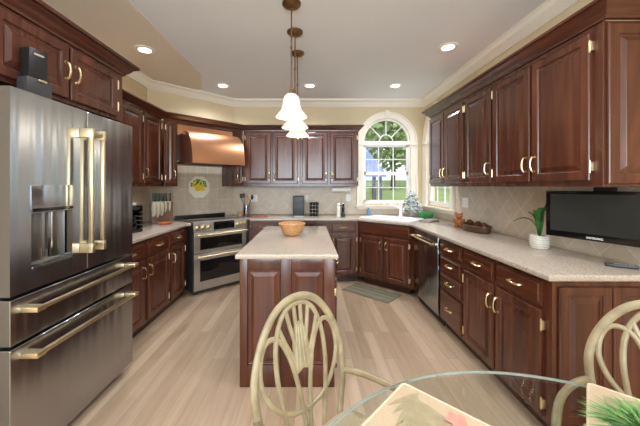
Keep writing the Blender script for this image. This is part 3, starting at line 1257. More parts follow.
# ------------------------------------------------------------------ range
RGO = (-1.428, 3.575)
rg = thing('double_oven_range', 'stainless double oven range with brass handles set across the corner', 'range', (*RGO, 0), R(45))
RW = .772
b = bmesh.new()
box(b, .004, .03, .03, RW - .004, .635, .895, .003)
for x in (.03, RW - .08):
    for y in (.06, .55):
        box(b, x, y, 0, x + .05, y + .05, .03)
obj('body', b, M['charcoal'], rg)
b = bmesh.new()
box(b, .002, .02, .896, RW - .002, .60, .918, .004)
ct = obj('cooktop', b, M['steel_range'], rg)
b = bmesh.new()
box(b, .03, .09, .9185, RW - .03, .585, .9205, .0008)
obj('hob_glass', b, M['oven_glass'], ct)
b = bmesh.new()
box(b, .01, .602, .896, RW - .01, .635, .955, .006)
obj('rear_vent', b, M['black'], rg)
b = bmesh.new()     # sloped control panel
prof = [(-.012, .795), (.03, .795), (.03, .895), (.02, .915), (.002, .915)]
va = [b.verts.new((0, y, z)) for y, z in prof]
vb = [b.verts.new((RW, y, z)) for y, z in prof]
b.faces.new(va)
b.faces.new(vb[::-1])
for i in range(5):
    b.faces.new((va[i], va[(i + 1) % 5], vb[(i + 1) % 5], vb[i]))
cp = obj('control_panel', b, M['steel_range'], rg)
b = bmesh.new()
box(b, .265, -.014, .805, .565, -.002, .905, .002)
obj('display', b, M['black_gloss'], cp)


def knob():
    k = bmesh.new()
    tube(k, [(0, 0, 0), (0, -.012, 0)], .026, 16)
    tube(k, [(0, -.012, 0), (0, -.034, 0)], .019, 16)
    return to_mesh('knob', k, M['brass'])


for x in (.055, .13, .205, .625, .68, .735):
    place('knob', cached('knob', knob), cp, (x, -.0075, .852))


def oven_door(z0, z1, gz0, gz1):
    t = bmesh.new()
    box(t, .006, -.006, z0, RW - .006, .028, z1, .004)
    d = obj('oven_door', t, M['steel_range'], rg)
    t = bmesh.new()
    box(t, .085, -.010, gz0, RW - .085, -.0065, gz1, .003)
    obj('window', t, M['oven_glass'], d)
    t = bmesh.new()
    hz = z1 - .035
    tube(t, [(.03, -.06, hz), (RW - .03, -.06, hz)], .0125, 12)
    for x in (.07, RW - .07):
        box(t, x - .012, -.062, hz - .011, x + .012, -.0062, hz + .011, .003)
    obj('handle', t, M['brass'], d)


oven_door(.525, .79, .565, .715)
oven_door(.06, .518, .17, .43)

# ------------------------------------------------------------------ copper hood
hd = thing('range_hood', 'polished copper hood curving out over the range', 'range hood', (*dg(0), 0), R(45))
hx0, hx1 = .225, .964
prof = [(.0, 2.085), (-.07, 2.085), (-.13, 2.07), (-.19, 2.035), (-.24, 1.985), (-.28, 1.91), (-.305, 1.82), (-.315, 1.73), (-.318, 1.675), (-.318, 1.655)]
prof = [(p.x, p.y) for p in smooth_pts([(a, c, 0) for a, c in prof], 3)]
b = bmesh.new()
va = [b.verts.new((hx0, y, z)) for y, z in prof]
vb = [b.verts.new((hx1, y, z)) for y, z in prof]
v2 = [b.verts.new((hx0, y + (.012 if i < len(prof) - 1 else .012), z - (.012 if i < 8 else 0))) for i, (y, z) in enumerate(prof)]
v3 = [b.verts.new((hx1, v.co.y, v.co.z)) for v in v2]
for i in range(len(prof) - 1):
    b.faces.new((va[i], va[i + 1], vb[i + 1], vb[i]))
    b.faces.new((v2[i], v3[i], v3[i + 1], v2[i + 1]))
    b.faces.new((va[i], v2[i], v2[i + 1], va[i + 1]))
    b.faces.new((vb[i], vb[i + 1], v3[i + 1], v3[i]))
b.faces.new((va[0], vb[0], v3[0], v2[0]))
b.faces.new((va[-1], v2[-1], v3[-1], vb[-1]))
obj('canopy', b, M['copper'], hd, angle=50)
for x0, x1 in ((hx0 + .002, hx0 + .016), (hx1 - .016, hx1 - .002)):
    b = bmesh.new()
    pp = [(y + .014, z - .014) for y, z in prof[:-1]] + [(-.304, 1.657), (.10, 1.657), (.10, 2.071)]
    va = [b.verts.new((x0, y, z)) for y, z in pp]
    vb = [b.verts.new((x1, y, z)) for y, z in pp]
    b.faces.new(va)
    b.faces.new(vb[::-1])
    for i in range(len(pp)):
        b.faces.new((va[i], va[(i + 1) % len(pp)], vb[(i + 1) % len(pp)], vb[i]))
    obj('side_panel', b, M['wood'], hd)
b = bmesh.new()
box(b, hx0 + .018, -.29, 1.665, hx1 - .018, .30, 1.70)
obj('filter_panel', b, M['charcoal'], hd)
b = bmesh.new()
box(b, .169, .02, 2.05, .966, .034, 2.168)
obj('back_panel', b, M['copper'], hd)
b = bmesh.new()
box(b, .169, 0, 2.169, .966, .05, 2.199, .002)
obj('valance', b, M['wood'], hd)
b = bmesh.new()
box(b, .172, .102, 1.655, .963, .33, 1.664)
box(b, .172, .102, 1.705, .963, .118, 2.049)
obj('backing', b, M['wood'], hd)

# ------------------------------------------------------------------ dishwasher
dw = thing('dishwasher', 'stainless dishwasher with a pale brass bar handle', 'dishwasher', (XBR - .02, 3.48, 0), R(-90))
b = bmesh.new()
box(b, .006, .035, .09, .648, .58, .872, .003)
for x in (.05, .55):
    for y in (.12, .5):
        box(b, x, y, 0, x + .04, y + .04, .09)
obj('tub', b, M['charcoal'], dw)
b = bmesh.new()
box(b, .01, 0, .10, .644, .034, .866, .006)
dd = obj('door', b, M['steel'], dw)
b = bmesh.new()
tube(b, [(.03, -.055, .79), (.624, -.055, .79)], .0125, 12)
for x in (.05, .604):
    box(b, x - .014, -.058, .778, x + .014, -.0005, .802, .003)
obj('handle', b, M['pull'], dd)
b = bmesh.new()
box(b, .01, .06, .002, .644, .075, .088)
obj('kick_plate', b, M['black'], dw)

# ------------------------------------------------------------------ sink and faucet
sn = thing('sink', 'white drop-in sink set across the corner below the windows', 'sink', (*SC, 0), sa)
b = bmesh.new()
o_ = [(-.40, -.26), (.40, -.26), (.40, .24), (-.40, .24)]


def rrect(x0, y0, x1, y1, r, n=5):
    out = []
    for cx, cy, a0 in ((x1 - r, y0 + r, -90), (x1 - r, y1 - r, 0), (x0 + r, y1 - r, 90), (x0 + r, y0 + r, 180)):
        for k in range(n + 1):
            a = R(a0 + 90 * k / n)
            out.append((cx + r * math.cos(a), cy + r * math.sin(a)))
    return out


loops = [(rrect(-.385, -.255, .385, .245, .06), .9105), (rrect(-.385, -.255, .385, .245, .06), .918), (rrect(-.375, -.245, .375, .235, .055), .924),
         (rrect(-.33, -.215, .33, .135, .05), .924), (rrect(-.325, -.21, .325, .13, .05), .915), (rrect(-.31, -.195, .31, .115, .06), .735), (rrect(-.2, -.1, .2, .05, .05), .725)]
rr_ = [[b.verts.new((x, y, z)) for x, y in l] for l, z in loops]
for a, c in zip(rr_, rr_[1:]):
    for j in range(len(a)):
        b.faces.new((a[j], a[(j + 1) % len(a)], c[(j + 1) % len(a)], c[j]))
b.faces.new(rr_[-1])
obj('basin', b, M['porcelain'], sn, angle=50)
b = bmesh.new()
lathe(b, [(.03, 0), (.03, .004), (.01, .006)], 16, (0, -.02, .7255))
obj('drain', b, M['steel'], sn)

fc = thing('faucet', 'white single-lever faucet at the back of the sink', 'faucet', (1.345, 4.26, .9245), R(180))
b = bmesh.new()
lathe(b, [(.032, 0), (.032, .012), (.024, .02), (.022, .12), (.024, .155), (.02, .17)], 18)
obj('body', b, M['porcelain'], fc)
b = bmesh.new()
tube(b, smooth_pts([(0, 0, .115), (.06, .008, .14), (.16, .02, .185), (.21, .025, .205), (.235, .028, .195), (.245, .03, .175)], 4), .014, 10)
obj('spout', b, M['porcelain'], fc)
b = bmesh.new()
tube(b, [(0, 0, .171), (-.005, 0, .19), (-.05, -.01, .215)], [.016, .014, .008], 10)
obj('lever', b, M['porcelain'], fc)

# ------------------------------------------------------------------ ceiling lamps
def can_light(x, y, label, z=CEIL):
    c = thing('recessed_light', label, 'ceiling light', (x, y, z), 0, 'recessed ceiling lights')
    t = bmesh.new()
    lathe(t, [(.098, -.0005), (.098, -.006), (.078, -.012), (.060, -.008), (.060, -.0005)], 28, cap=False)
    obj('trim_ring', t, M['white'], c)
    t = bmesh.new()
    lathe(t, [(.059, -.001), (.059, -.005), (.03, -.0075)], 24)
    obj('lens', t, M['bulb'], c)
    d = bpy.data.lights.new('downlight', 'SPOT')
    d.energy = CAN_W * 4
    d.spot_size = R(150)
    d.spot_blend = 0.9
    d.shadow_soft_size = .06
    d.color = (0.92, 0.95, 1.0)
    l = bpy.data.objects.new('downlight', d)
    COL.objects.link(l)
    l.parent = c
    l.location = (0, 0, -.03)
    return c


can_light(-1.67, 2.95, 'recessed light in the tan ceiling strip near the refrigerator', CEIL - .012)
can_light(-1.20, 4.04, 'recessed light in front of the copper hood')
can_light(0.01, 4.04, 'recessed light near the pendants above the back counter')
can_light(1.20, 4.04, 'recessed light near the arched window above the sink')
can_light(1.40, 2.92, 'recessed light beside the crown above the right wall cabinets')
for x, y, nm in ((-.55, 1.5, 'added unseen light over the refrigerator aisle above the camera'), (.7, 1.5, 'added unseen light over the counter end above the breakfast table'), (.57, .29, 'added unseen light straight above the breakfast table'),  # out-of-view downlights added to brighten the cabinets and room
                 (-1.2, -1.6, 'added unseen light at the rear of the breakfast area, refrigerator side'), (1.2, -1.6, 'added unseen light at the rear of the breakfast area, table side')):
    can_light(x, y, nm)


def pendant(x, y, label):
    p = thing('pendant_light', label, 'pendant light', (x, y, CEIL), 0, 'opal glass pendants over the island')
    t = bmesh.new()
    lathe(t, [(.002, -.001), (.072, -.001), (.072, -.012), (.06, -.024), (.012, -.034)], 24)
    obj('canopy', t, M['bronze'], p)
    t = bmesh.new()
    tube(t, [(0, 0, -.03), (0, 0, -.69)], .006, 10)
    tube(t, [(0, 0, -.33), (0, 0, -.35)], .009, 10)
    obj('rod', t, M['bronze'], p)
    t = bmesh.new()
    lathe(t, [(.012, -.66), (.022, -.68), (.026, -.70), (.02, -.712)], 16)
    obj('socket', t, M['bronze'], p)
    t = bmesh.new()
    pr = [(.018, -.695), (.038, -.70), (.056, -.72), (.064, -.755), (.068, -.79), (.082, -.825), (.108, -.855), (.122, -.872), (.118, -.875), (.078, -.83), (.06, -.79), (.05, -.73), (.016, -.703)]
    lathe(t, pr, 32, cap=False)
    obj('shade', t, M['shade'], p, angle=60)
    t = bmesh.new()
    lathe(t, [(.002, -.90), (.012, -.893), (.03, -.86), (.04, -.83), (.03, -.79), (.012, -.77)], 18)
    obj('bulb', t, M['bulb'] if False else M['shade'], p)
    d = bpy.data.lights.new('pendant_glow', 'POINT')
    d.energy = PENDANT_W
    d.color = (1.0, .9, .74)
    d.shadow_soft_size = .05
    l = bpy.data.objects.new('pendant_glow', d)
    COL.objects.link(l)
    l.parent = p
    l.location = (0, 0, -.93)


pendant(-.134, 2.22, 'nearest of three opal bell pendants over the island')
pendant(-.127, 2.63, 'middle of three opal bell pendants over the island')
pendant(-.121, 3.05, 'farthest of three opal bell pendants over the island')

# ------------------------------------------------------------------ television
tv = thing('television', 'black flat television hung under the wall cabinets', 'television', (1.575, 1.93, 1.045), math.atan2(-.93, .37))
TW, TH = .54, .295
b = bmesh.new()
box(b, 0, 0, 0, TW, .04, TH, .006)
obj('housing', b, M['black_gloss'], tv)
b = bmesh.new()
box(b, .028, -.0015, .04, TW - .028, -.0002, TH - .02)
obj('screen', b, M['screen'], tv)
txt = bpy.data.curves.new('maker_lettering', 'FONT')
txt.body = 'SAMSUNG'
txt.size = .017
txt.align_x = 'CENTER'
txt.extrude = .0004
to = bpy.data.objects.new('lettering_source', txt)
COL.objects.link(to)
dg_ = bpy.context.evaluated_depsgraph_get()
tme = bpy.data.meshes.new_from_object(to.evaluated_get(dg_))
bpy.data.objects.remove(to)
tme.materials.clear()
tme.materials.append(M['white'])
lo_ = place('lettering', tme, tv, (TW * .47, -.001, .012))
lo_.rotation_euler = (R(90), 0, 0)
b = bmesh.new()
box(b, .2, .041, .10, .34, .075, .24, .004)
box(b, .22, .06, .24, .32, .085, .318, .003)
obj('mount', b, M['black'], tv)

# ------------------------------------------------------------------ small things on the counters
CT = .9105
# coffee maker behind the refrigerator
cm = thing('coffee_maker', 'black coffee maker with white top partly hidden by the refrigerator', 'coffee maker', (-1.80, 2.86, CT), R(75))
b = bmesh.new()
box(b, -.10, -.10, 0, .10, .10, .03, .006)
box(b, -.10, .0, .03, .10, .10, .20, .006)
for q in range(4):
    box(b, -.10, -.098, .034 + q * .042, -.062, -.002, .070 + q * .042, .004)
    box(b, .062, -.098, .034 + q * .042, .10, -.002, .070 + q * .042, .004)
box(b, -.10, -.10, .20, .10, .10, .265, .01)
obj('body', b, M['black_gloss'], cm)
b = bmesh.new()
lathe(b, [(.05, .031), (.058, .07), (.055, .13), (.045, .16)], 18, (0, -.05, 0))
obj('carafe', b, M['oven_glass'], cm)
b = bmesh.new()
box(b, -.06, -.06, .266, .06, .06, .29, .008)
obj('lid', b, M['white'], cm)

# knife stand
ks = thing('knife_stand', 'upright smoked stand holding dark green handled knives', 'knife block', (-1.865, 3.70, CT), R(35))
b = bmesh.new()
box(b, -.125, .03, 0, .125, .05, .25, .003)
box(b, -.125, -.05, 0, .125, .05, .014, .003)
obj('stand', b, M['clear'], ks)
for i, (x, l) in enumerate(((-.095, .20), (-.05, .21), (-.005, .19), (.04, .15), (.085, .14))):
    k = tag(thing('kitchen_knife', ['widest green-handled knife at the outer end of the stand', 'second green-handled knife in the stand, long blade', 'middle green-handled knife in the stand',
                                   'fourth green-handled knife in the stand, short blade', 'shortest green-handled knife nearest the range in the stand'][i], 'knife',
                  (0, 0, 0), 0, 'green-handled knives in the stand'))
    wp = ks.matrix_basis
    p = Matrix.Rotation(R(35), 4, 'Z') @ Vector((x, .0, 0))
    k.location = (ks.location.x + p.x, ks.location.y + p.y, CT + .25 - l + .012)
    k.rotation_euler = (0, 0, R(35))
    b = bmesh.new()
    wv = .021 if i < 3 else .014
    vs = [(-wv, 0), (wv, .035), (wv, l), (-wv, l)]
    vs = [(-wv, .03), (-wv * .2, 0), (wv, .05), (wv, l), (-wv, l)]
    va = [b.verts.new((X, .0265, Z)) for X, Z in vs]
    vb = [b.verts.new((X, .0290, Z)) for X, Z in vs]
    b.faces.new(va)
    b.faces.new(vb[::-1])
    for j in range(5):
        b.faces.new((va[j], va[(j + 1) % 5], vb[(j + 1) % 5], vb[j]))
    obj('blade', b, M['white'] if False else M['steel'], k)
    b = bmesh.new()
    box(b, -wv * .95, .017, l + .0005, wv * .95, .039, l + .105, .006)
    obj('handle', b, M['green_handle'], k)

b = bmesh.new()
lathe(b, [(.01, 0), (.055, 0), (.07, .014), (.072, .018), (.06, .016), (.05, .006), (.01, .006)], 24, sx=1.15)
tag(obj('spoon_rest', b, M['orange'], None, (-1.735, 3.50, CT)), 'small orange dish in front of the knife stand', 'dish')

# lemon plate hung on the tile
px, py = DIAG_A[0] + .69 * c45 + .02 * c45, DIAG_A[1] + .69 * c45 - .02 * c45
pl = thing('decorative_plate', 'octagonal cream plate with lemons on the tile beside the hood', 'plate', (px, py, 1.352), R(45))
pl.scale = (1.14, 1.0, 1.14)
b = bmesh.new()


def octo(r):
    return [(r * math.cos(R(22.5 + 45 * k)), r * math.sin(R(22.5 + 45 * k))) for k in range(8)]


lp = [(octo(.09), .010), (octo(.148), -.004), (octo(.150), -.008), (octo(.145), -.009), (octo(.11), .0), (octo(.10), .002)]
rr_ = [[b.verts.new((x, y, z)) for x, z in l] for l, y in lp]
for a, c in zip(rr_, rr_[1:]):
    for j in range(8):
        b.faces.new((a[j], a[(j + 1) % 8], c[(j + 1) % 8], c[j]))
b.faces.new(rr_[-1])
b.faces.new(rr_[0][::-1])
obj('plate', b, M['trim'], pl)


def blob(bm, c, r, sx=1, sy=1, sz=1, sub=2, mi=0, rot=None):
    t = bmesh.new()
    bmesh.ops.create_icosphere(t, subdivisions=sub, radius=r)
    mt = Matrix.Diagonal((sx, sy, sz, 1))
    if rot is not None:
        mt = rot @ mt
    bmesh.ops.transform(t, matrix=Matrix.Translation(c) @ mt, verts=t.verts[:])
    absorb(bm, t, mi)


b = bmesh.new()
rnd = random.Random(3)
for x, z, r in ((-.005, -.01, .05), (.05, .01, .03), (-.06, .05, .026), (.02, .075, .024), (.075, .04, .02), (-.03, .015, .03), (-.075, .02, .022), (.05, -.03, .024), (-.045, .085, .018), (.0, .05, .02)):
    blob(b, (x, -.0015, z), r, 1.1, .12, .85)
obj('lemon_decoration', b, M['yellow'], pl)
b = bmesh.new()
for k in range(34):
    a = rnd.uniform(-.2, PI + .2)
    rr0 = rnd.uniform(.03, .105)
    blob(b, (rr0 * math.cos(a), -.0022, .025 + .75 * rr0 * math.sin(a)), .017, 1.3, .12, .55, 1, rot=Matrix.Rotation(rnd.uniform(0, PI), 4, 'Y'))
obj('leaf_decoration', b, M['leaf'], pl)

# utensil crock
ck = thing('utensil_crock', 'slim metal crock beside the range on the back counter', 'crock', (-.935, 4.33, CT))
b = bmesh.new()
lathe(b, [(.048, 0), (.05, .004), (.05, .17), (.047, .17), (.046, .01), (.005, .008)], 24, cap=False)
obj('body', b, M['steel'], ck)
for i, (dx, dy, mt, nm, lb) in enumerate(((-.054, .012, 'black', 'spatula', 'black spatula leaning toward the range in the crock'), (-.022, -.022, 'charcoal', 'ladle', 'charcoal ladle standing in the crock'),
                                         (.02, .02, 'light_wood', 'wooden_spoon', 'pale wooden spoon standing in the crock'), (.054, -.01, 'black', 'serving_spoon', 'black serving spoon leaning toward the outlet in the crock'))):
    b = bmesh.new()
    tube(b, [(dx * .2, dy * .3, .012), (dx * .69, dy, .17), (dx * 1.5, dy, .285)], .005, 8)
    if nm == 'spatula':
        box(b, dx * 1.5 - .02, dy - .004, .28, dx * 1.5 + .02, dy + .004, .345, .003)
    else:
        hz_ = {'ladle': .32, 'wooden_spoon': .30, 'serving_spoon': .295}[nm]
        tube(b, [(dx * 1.5, dy, .284), (dx * 1.6, dy, hz_)], .005, 8)
        blob(b, (dx * 1.65, dy, hz_), .03, .75, .35, 1.3)
    tag(obj(nm, b, M[mt], None, (-.935, 4.33, CT)), lb, 'utensil', 'utensils in the crock')
b = bmesh.new()
lathe(b, [(.003, 0), (.038, 0), (.042, .01), (.04, .07), (.036, .07), (.034, .012), (.003, .01)], 20)
tag(obj('wooden_cup', b, M['light_wood'], None, (-1.045, 4.415, CT)), 'small pale wooden cup behind the range', 'cup')
b = bmesh.new()
box(b, -.13, -.08, 0, .13, .08, .014, .005)
tag(obj('cutting_board', b, M['red_wood'], None, (-.76, 4.33, CT)), 'thin red-brown board lying beside the utensil crock', 'cutting board')
# black appliance
ap = thing('can_opener', 'tall black countertop appliance under the back wall cabinets', 'appliance', (-.155, 4.36, CT))
b = bmesh.new()
box(b, -.085, -.09, 0, .085, .09, .31, .012)
obj('body', b, M['black'], ap)
b = bmesh.new()
box(b, -.078, -.096, .02, .078, -.0905, .30, .004)
box(b, -.03, -.10, .20, .03, -.0965, .235, .002)
obj('front_panel', b, M['charcoal'], ap)
b = bmesh.new()
box(b, -.088, -.11, 0.0005, .088, -.097, .022, .004)
obj('foot', b, M['steel_dark'], ap)
# spice rack
sr = thing('spice_rack', 'small dark tiered rack of jars beside the black appliance', 'spice rack', (.075, 4.36, CT))
b = bmesh.new()
for z in (.0, .055, .11, .165):
    box(b, -.07, -.05, z, .07, .05, z + .006, .002)
for x in (-.066, .066):
    for y in (-.046, .046):
        tube(b, [(x, y, 0), (x, y, .205)], .004, 6)
obj('frame', b, M['steel_dark'], sr)
jm = None
for lv in range(4):
    for q in range(3):
        def mk():
            t = bmesh.new()
            lathe(t, [(.018, 0), (.019, .003), (.019, .034), (.02, .036), (.02, .045), (.003, .046)], 14)
            return to_mesh('spice_jar', t, M['black'])
        o = place('spice_jar', cached('sjar', mk), None, (.075 + (q - 1) * .042, 4.36 - .018, CT + .0065 + lv * .055))
        tag(o, 'black spice jar on the %s shelf of the small tiered rack' % ['lowest', 'second', 'third', 'top'][lv], 'jar', 'black spice jars, rack shelf %s' % 'abcd'[lv])
# mills
for x, mt, lb in ((.445, 'white', 'white pepper mill on the back counter'), (.512, 'black_gloss', 'black pepper mill on the back counter')):
    b = bmesh.new()
    lathe(b, [(.003, 0), (.028, 0), (.03, .006), (.024, .05), (.021, .085), (.025, .12), (.023, .15), (.016, .158), (.022, .17), (.022, .19), (.01, .205), (.003, .207)], 20)
    tag(obj('pepper_mill', b, M[mt], None, (x, 4.36, CT)), lb, 'pepper mill', 'pepper mills')
# paper towel under the cabinet
pt = thing('paper_towel_holder', 'white paper towel roll under the back wall cabinet by the window', 'paper towel holder', (.50, 4.55, 1.318))
b = bmesh.new()
tube(b, [(-.135, 0, 0), (.135, 0, 0)], .038, 24)
obj('roll', b, M['white'], pt)
b = bmesh.new()
for x in (-.147, .139):
    box(b, x, -.02, -.03, x + .008, .02, .0465, .002)
obj('bracket', b, M['white'], pt)
# soap
sp_ = thing('soap_bottle', 'small blue soap bottle on the counter behind the sink', 'soap bottle', (.93, 4.52, CT))
b = bmesh.new()
lathe(b, [(.003, 0), (.03, 0), (.032, .006), (.032, .09), (.014, .11), (.012, .122)], 18)
obj('bottle', b, M['blue'], sp_)
b = bmesh.new()
tube(b, [(0, 0, .123), (0, 0, .15)], .006, 8)
tube(b, [(0, 0, .15), (-.035, -.01, .152)], .006, 8)
obj('pump', b, M['white'], sp_)
# flocked tree
tr = thing('tabletop_tree', 'small frosted artificial tree in the corner between the windows', 'tree', (1.58, 4.46, CT))
b = bmesh.new()
lathe(b, [(.055, 0), (.06, .03), (.05, .06), (.003, .06)], 18)
obj('base', b, M['stripe'], tr)
b = bmesh.new()
rnd = random.Random(5)
for k in range(520):
    h = rnd.random() ** 1.2
    rad = (.15 * (1 - h ** 1.4) + .015)
    a = rnd.uniform(0, 2 * PI)
    q = rad * rnd.uniform(.45, 1)
    z = .07 + h * .31
    blob(b, (q * math.cos(a), q * math.sin(a), z), .013, rnd.uniform(.8, 1.7), rnd.uniform(.8, 1.7), rnd.uniform(.5, 1.1), 1, rnd.choice((0, 0, 1)), Matrix.Rotation(a, 4, 'Z'))
lathe(b, [(.02, .061), (.02, .3)], 8)
obj('foliage', b, [M['flock'], M['needle']], tr)
# green bowl and grey board by the sink
b = bmesh.new()
lathe(b, [(.003, 0), (.07, 0), (.08, .006), (.115, .075), (.111, .075), (.076, .012), (.003, .01)], 28, sx=1.1)
tag(obj('green_bowl', b, M['green_bowl'], None, (1.69, 4.19, CT)), 'small green bowl beside the sink', 'bowl')
b = bmesh.new()
box(b, -.14, -.075, 0, .14, .075, .02, .006)
box(b, -.13, -.065, .0205, .13, .065, .026, .002)
tag(obj('drying_board', b, M['grey_board'], None, (1.56, 3.76, CT), R(46)), 'grey board lying on the counter beside the sink', 'cutting board')

# bear figurine
be = bmesh.new()
blob(be, (0, 0, .05), .048, 1, .9, 1.05)
blob(be, (0, -.005, .122), .036, 1, .95, .95)
blob(be, (0, -.038, .113), .015, 1, .9, .8)
for s in (-1, 1):
    blob(be, (s * .028, 0, .152), .013, 1, .6, 1)
    blob(be, (s * .045, -.018, .072), .02, .8, .9, 1.6)
    blob(be, (s * .03, -.04, .018), .022, .9, 1.4, .8)
tag(obj('bear_figurine', be, M['ginger'], None, (1.675, 3.235, CT), R(-30)), 'ginger bear figurine sitting behind the pinecone tray', 'figurine')
# pinecone tray
tr_ = thing('basket_tray', 'dark oval tray of pinecones on the counter', 'tray', (1.70, 2.95, CT), R(90))
b = bmesh.new()
lathe(b, [(.003, 0), (.16, 0), (.175, .008), (.185, .06), (.178, .06), (.165, .014), (.003, .012)], 36, sx=1.05, sy=.55)
obj('bowl', b, M['basket_dark'], tr_)
b = bmesh.new()
pts = [(1.05 * .184 * math.cos(2 * PI * k / 36), .55 * .184 * math.sin(2 * PI * k / 36), .063) for k in range(36)]
tube(b, pts, .007, 8, True)
obj('rim', b, M['bronze'], tr_)


def cone_mesh():
    t = bmesh.new()
    blob(t, (0, 0, .0), .025, 1, .95, .95)
    for k in range(36):
        yy = -1 + 2 * (k + .5) / 36
        a = k * 2.4
        q = math.sqrt(max(0, 1 - yy * yy)) * .025
        blob(t, (q * math.cos(a), yy * .024, q * math.sin(a)), .0075, 1, 1, .8, 1)
    return to_mesh('pinecone', t, M['brown'])


for i, (x, y, lb) in enumerate(((-.13, 0, 'pinecone at the near end of the dark tray'), (-.065, .025, 'second pinecone from the near end of the dark tray'), (-.005, -.02, 'pinecone in the middle of the dark tray'),
                                (.06, .02, 'second pinecone from the far end of the dark tray'), (.125, -.005, 'pinecone at the far end of the dark tray'))):
    o = place('pinecone', cached('cone', cone_mesh), None, (1.70 - y, 2.95 + x * 1.0, CT + .076), R(40 * i))
    tag(o, lb, 'pinecone', 'pinecones in the tray')

# potted plant
pp = thing('potted_plant', 'green strap-leaf plant in a striped white pot beside the television', 'plant', (1.70, 2.14, CT))
b = bmesh.new()
lathe(b, [(.003, 0), (.050, 0), (.057, .006), (.062, .05), (.062, .094), (.057, .098), (.053, .092), (.003, .09)], 28)
for z in (.02, .036, .052, .068, .084):
    tube(b, [((.0600 if z > .03 else .0590) * math.cos(2 * PI * k / 28), (.0600 if z > .03 else .0590) * math.sin(2 * PI * k / 28), z) for k in range(28)], .0030, 6, True, mi=1)
obj('pot', b, [M['pot'], M['stripe']], pp)


def strap_leaf(bm, a, reach, top, wid, curl=0.0, base=.09):
    ca, sa2 = math.cos(a), math.sin(a)
    n = 9
    prev = None
    for k in range(n + 1):
        t = k / n
        q = reach * (t ** 1.5)
        z = base + top * math.sin(t * PI * (.5 + curl))
        wd_ = wid * math.sin(PI * (.12 + .86 * t)) ** .8 * (1 if t < .97 else .3)
        c = Vector((q * ca, q * sa2, z))
        s = Vector((-sa2, ca, 0)) * wd_
        up = Vector((0, 0, .003 + wd_ * .35))
        row = [bm.verts.new(c - s + up), bm.verts.new(c - Vector((0, 0, .002))), bm.verts.new(c + s + up), bm.verts.new(c + Vector((0, 0, .003)))]
        if prev:
            for j in range(4):
                bm.faces.new((prev[j], prev[(j + 1) % 4], row[(j + 1) % 4], row[j]))
        prev = row


b = bmesh.new()
for a, re, tp, wd_, cu in ((2.75, .16, .13, .012, .22), (1.6, .05, .16, .02, 0), (-.6, .05, .20, .02, 0), (-1.2, .13, .30, .014, .05), (3.4, .06, .19, .024, 0), (.6, .09, .17, .02, .1), (4.3, .05, .21, .026, 0), (2.3, .07, .17, .022, 0), (-2.2, .05, .12, .018, .05)):
    strap_leaf(b, a, re, tp, wd_, cu)
obj('leaves', b, M['leaf'], pp)
# remote
b = bmesh.new()
box(b, -.02, -.065, 0, .02, .065, .018, .006)
rm = tag(obj('remote_control', b, M['black'], None, (1.765, 1.64, CT), R(55)), 'black remote control lying on the counter below the television', 'remote control')
b = bmesh.new()
for i in range(3):
    for j in range(6):
        box(b, -.013 + i * .01, -.05 + j * .014, .0183, -.007 + i * .01, -.042 + j * .014, .0198)
obj('buttons', b, M['stripe'], rm)

# woven bowl on the island
b = bmesh.new()
lathe(b, [(.003, 0), (.055, 0), (.065, .006), (.095, .05), (.118, .095), (.122, .108), (.114, .108), (.09, .055), (.058, .014), (.003, .012)], 36)
wb = tag(obj('woven_bowl', b, M['basket'], None, (-.16, 2.72, .9105)), 'round woven reed bowl on the island', 'bowl')
b = bmesh.new()
for k in range(9):
    z = .012 + k * .0115
    rad = .066 + .052 * (z / .1) ** .85
    tube(b, [(rad * math.cos(2 * PI * j / 36), rad * math.sin(2 * PI * j / 36), z) for j in range(36)], .0055, 6, True)
tube(b, [(.119 * math.cos(2 * PI * j / 36), .119 * math.sin(2 * PI * j / 36), .108) for j in range(36)], .008, 8, True)
obj('coils', b, M['basket'], wb)

# outlets
def outlet(x, y, z, rotz, label, gang=1):
    o = thing('wall_outlet', label, 'outlet', (x, y, z), rotz, 'white outlet plates')
    t = bmesh.new()
    hw = .038 + .023 * (gang - 1)
    box(t, -hw, -.006, -.058, hw, 0, .058, .003)
    obj('plate', t, M['white'], o)
    for g in ((0,) if gang == 1 else (-.025, .025)):
        for q in (-.022, .022):
            t = bmesh.new()
            box(t, g - .014, -.0075, q - .014, g + .014, -.0062, q + .014, .0006)
            obj('socket', t, M['porcelain'], o)


outlet(-.90, YB - .0085, 1.17, 0, 'white outlet plate on the tile behind the utensils', 2)
outlet(-.05, YB - .0085, 1.16, 0, 'white outlet plate on the tile behind the black appliance')
outlet(.64, YB - .0085, 1.18, 0, 'white outlet plate on the tile beside the arched window')
outlet(XR - .0085, 3.47, 1.17, R(-90), 'white outlet plate on the tile behind the bear figurine', 2)

# rug
b = bmesh.new()
box(b, -.335, -.175, 0.0005, .335, .175, .008, .003)
for q in (-.10, 0.0, .10):
    box(b, -.325, q - .022, .0082, .325, q + .022, .0092, .0004, 1)
tag(obj('floor_mat', b, [M['rug'], M['rug_light']], None, (.795, 3.73, 0), ang), 'sage green mat on the floor in front of the sink', 'rug')

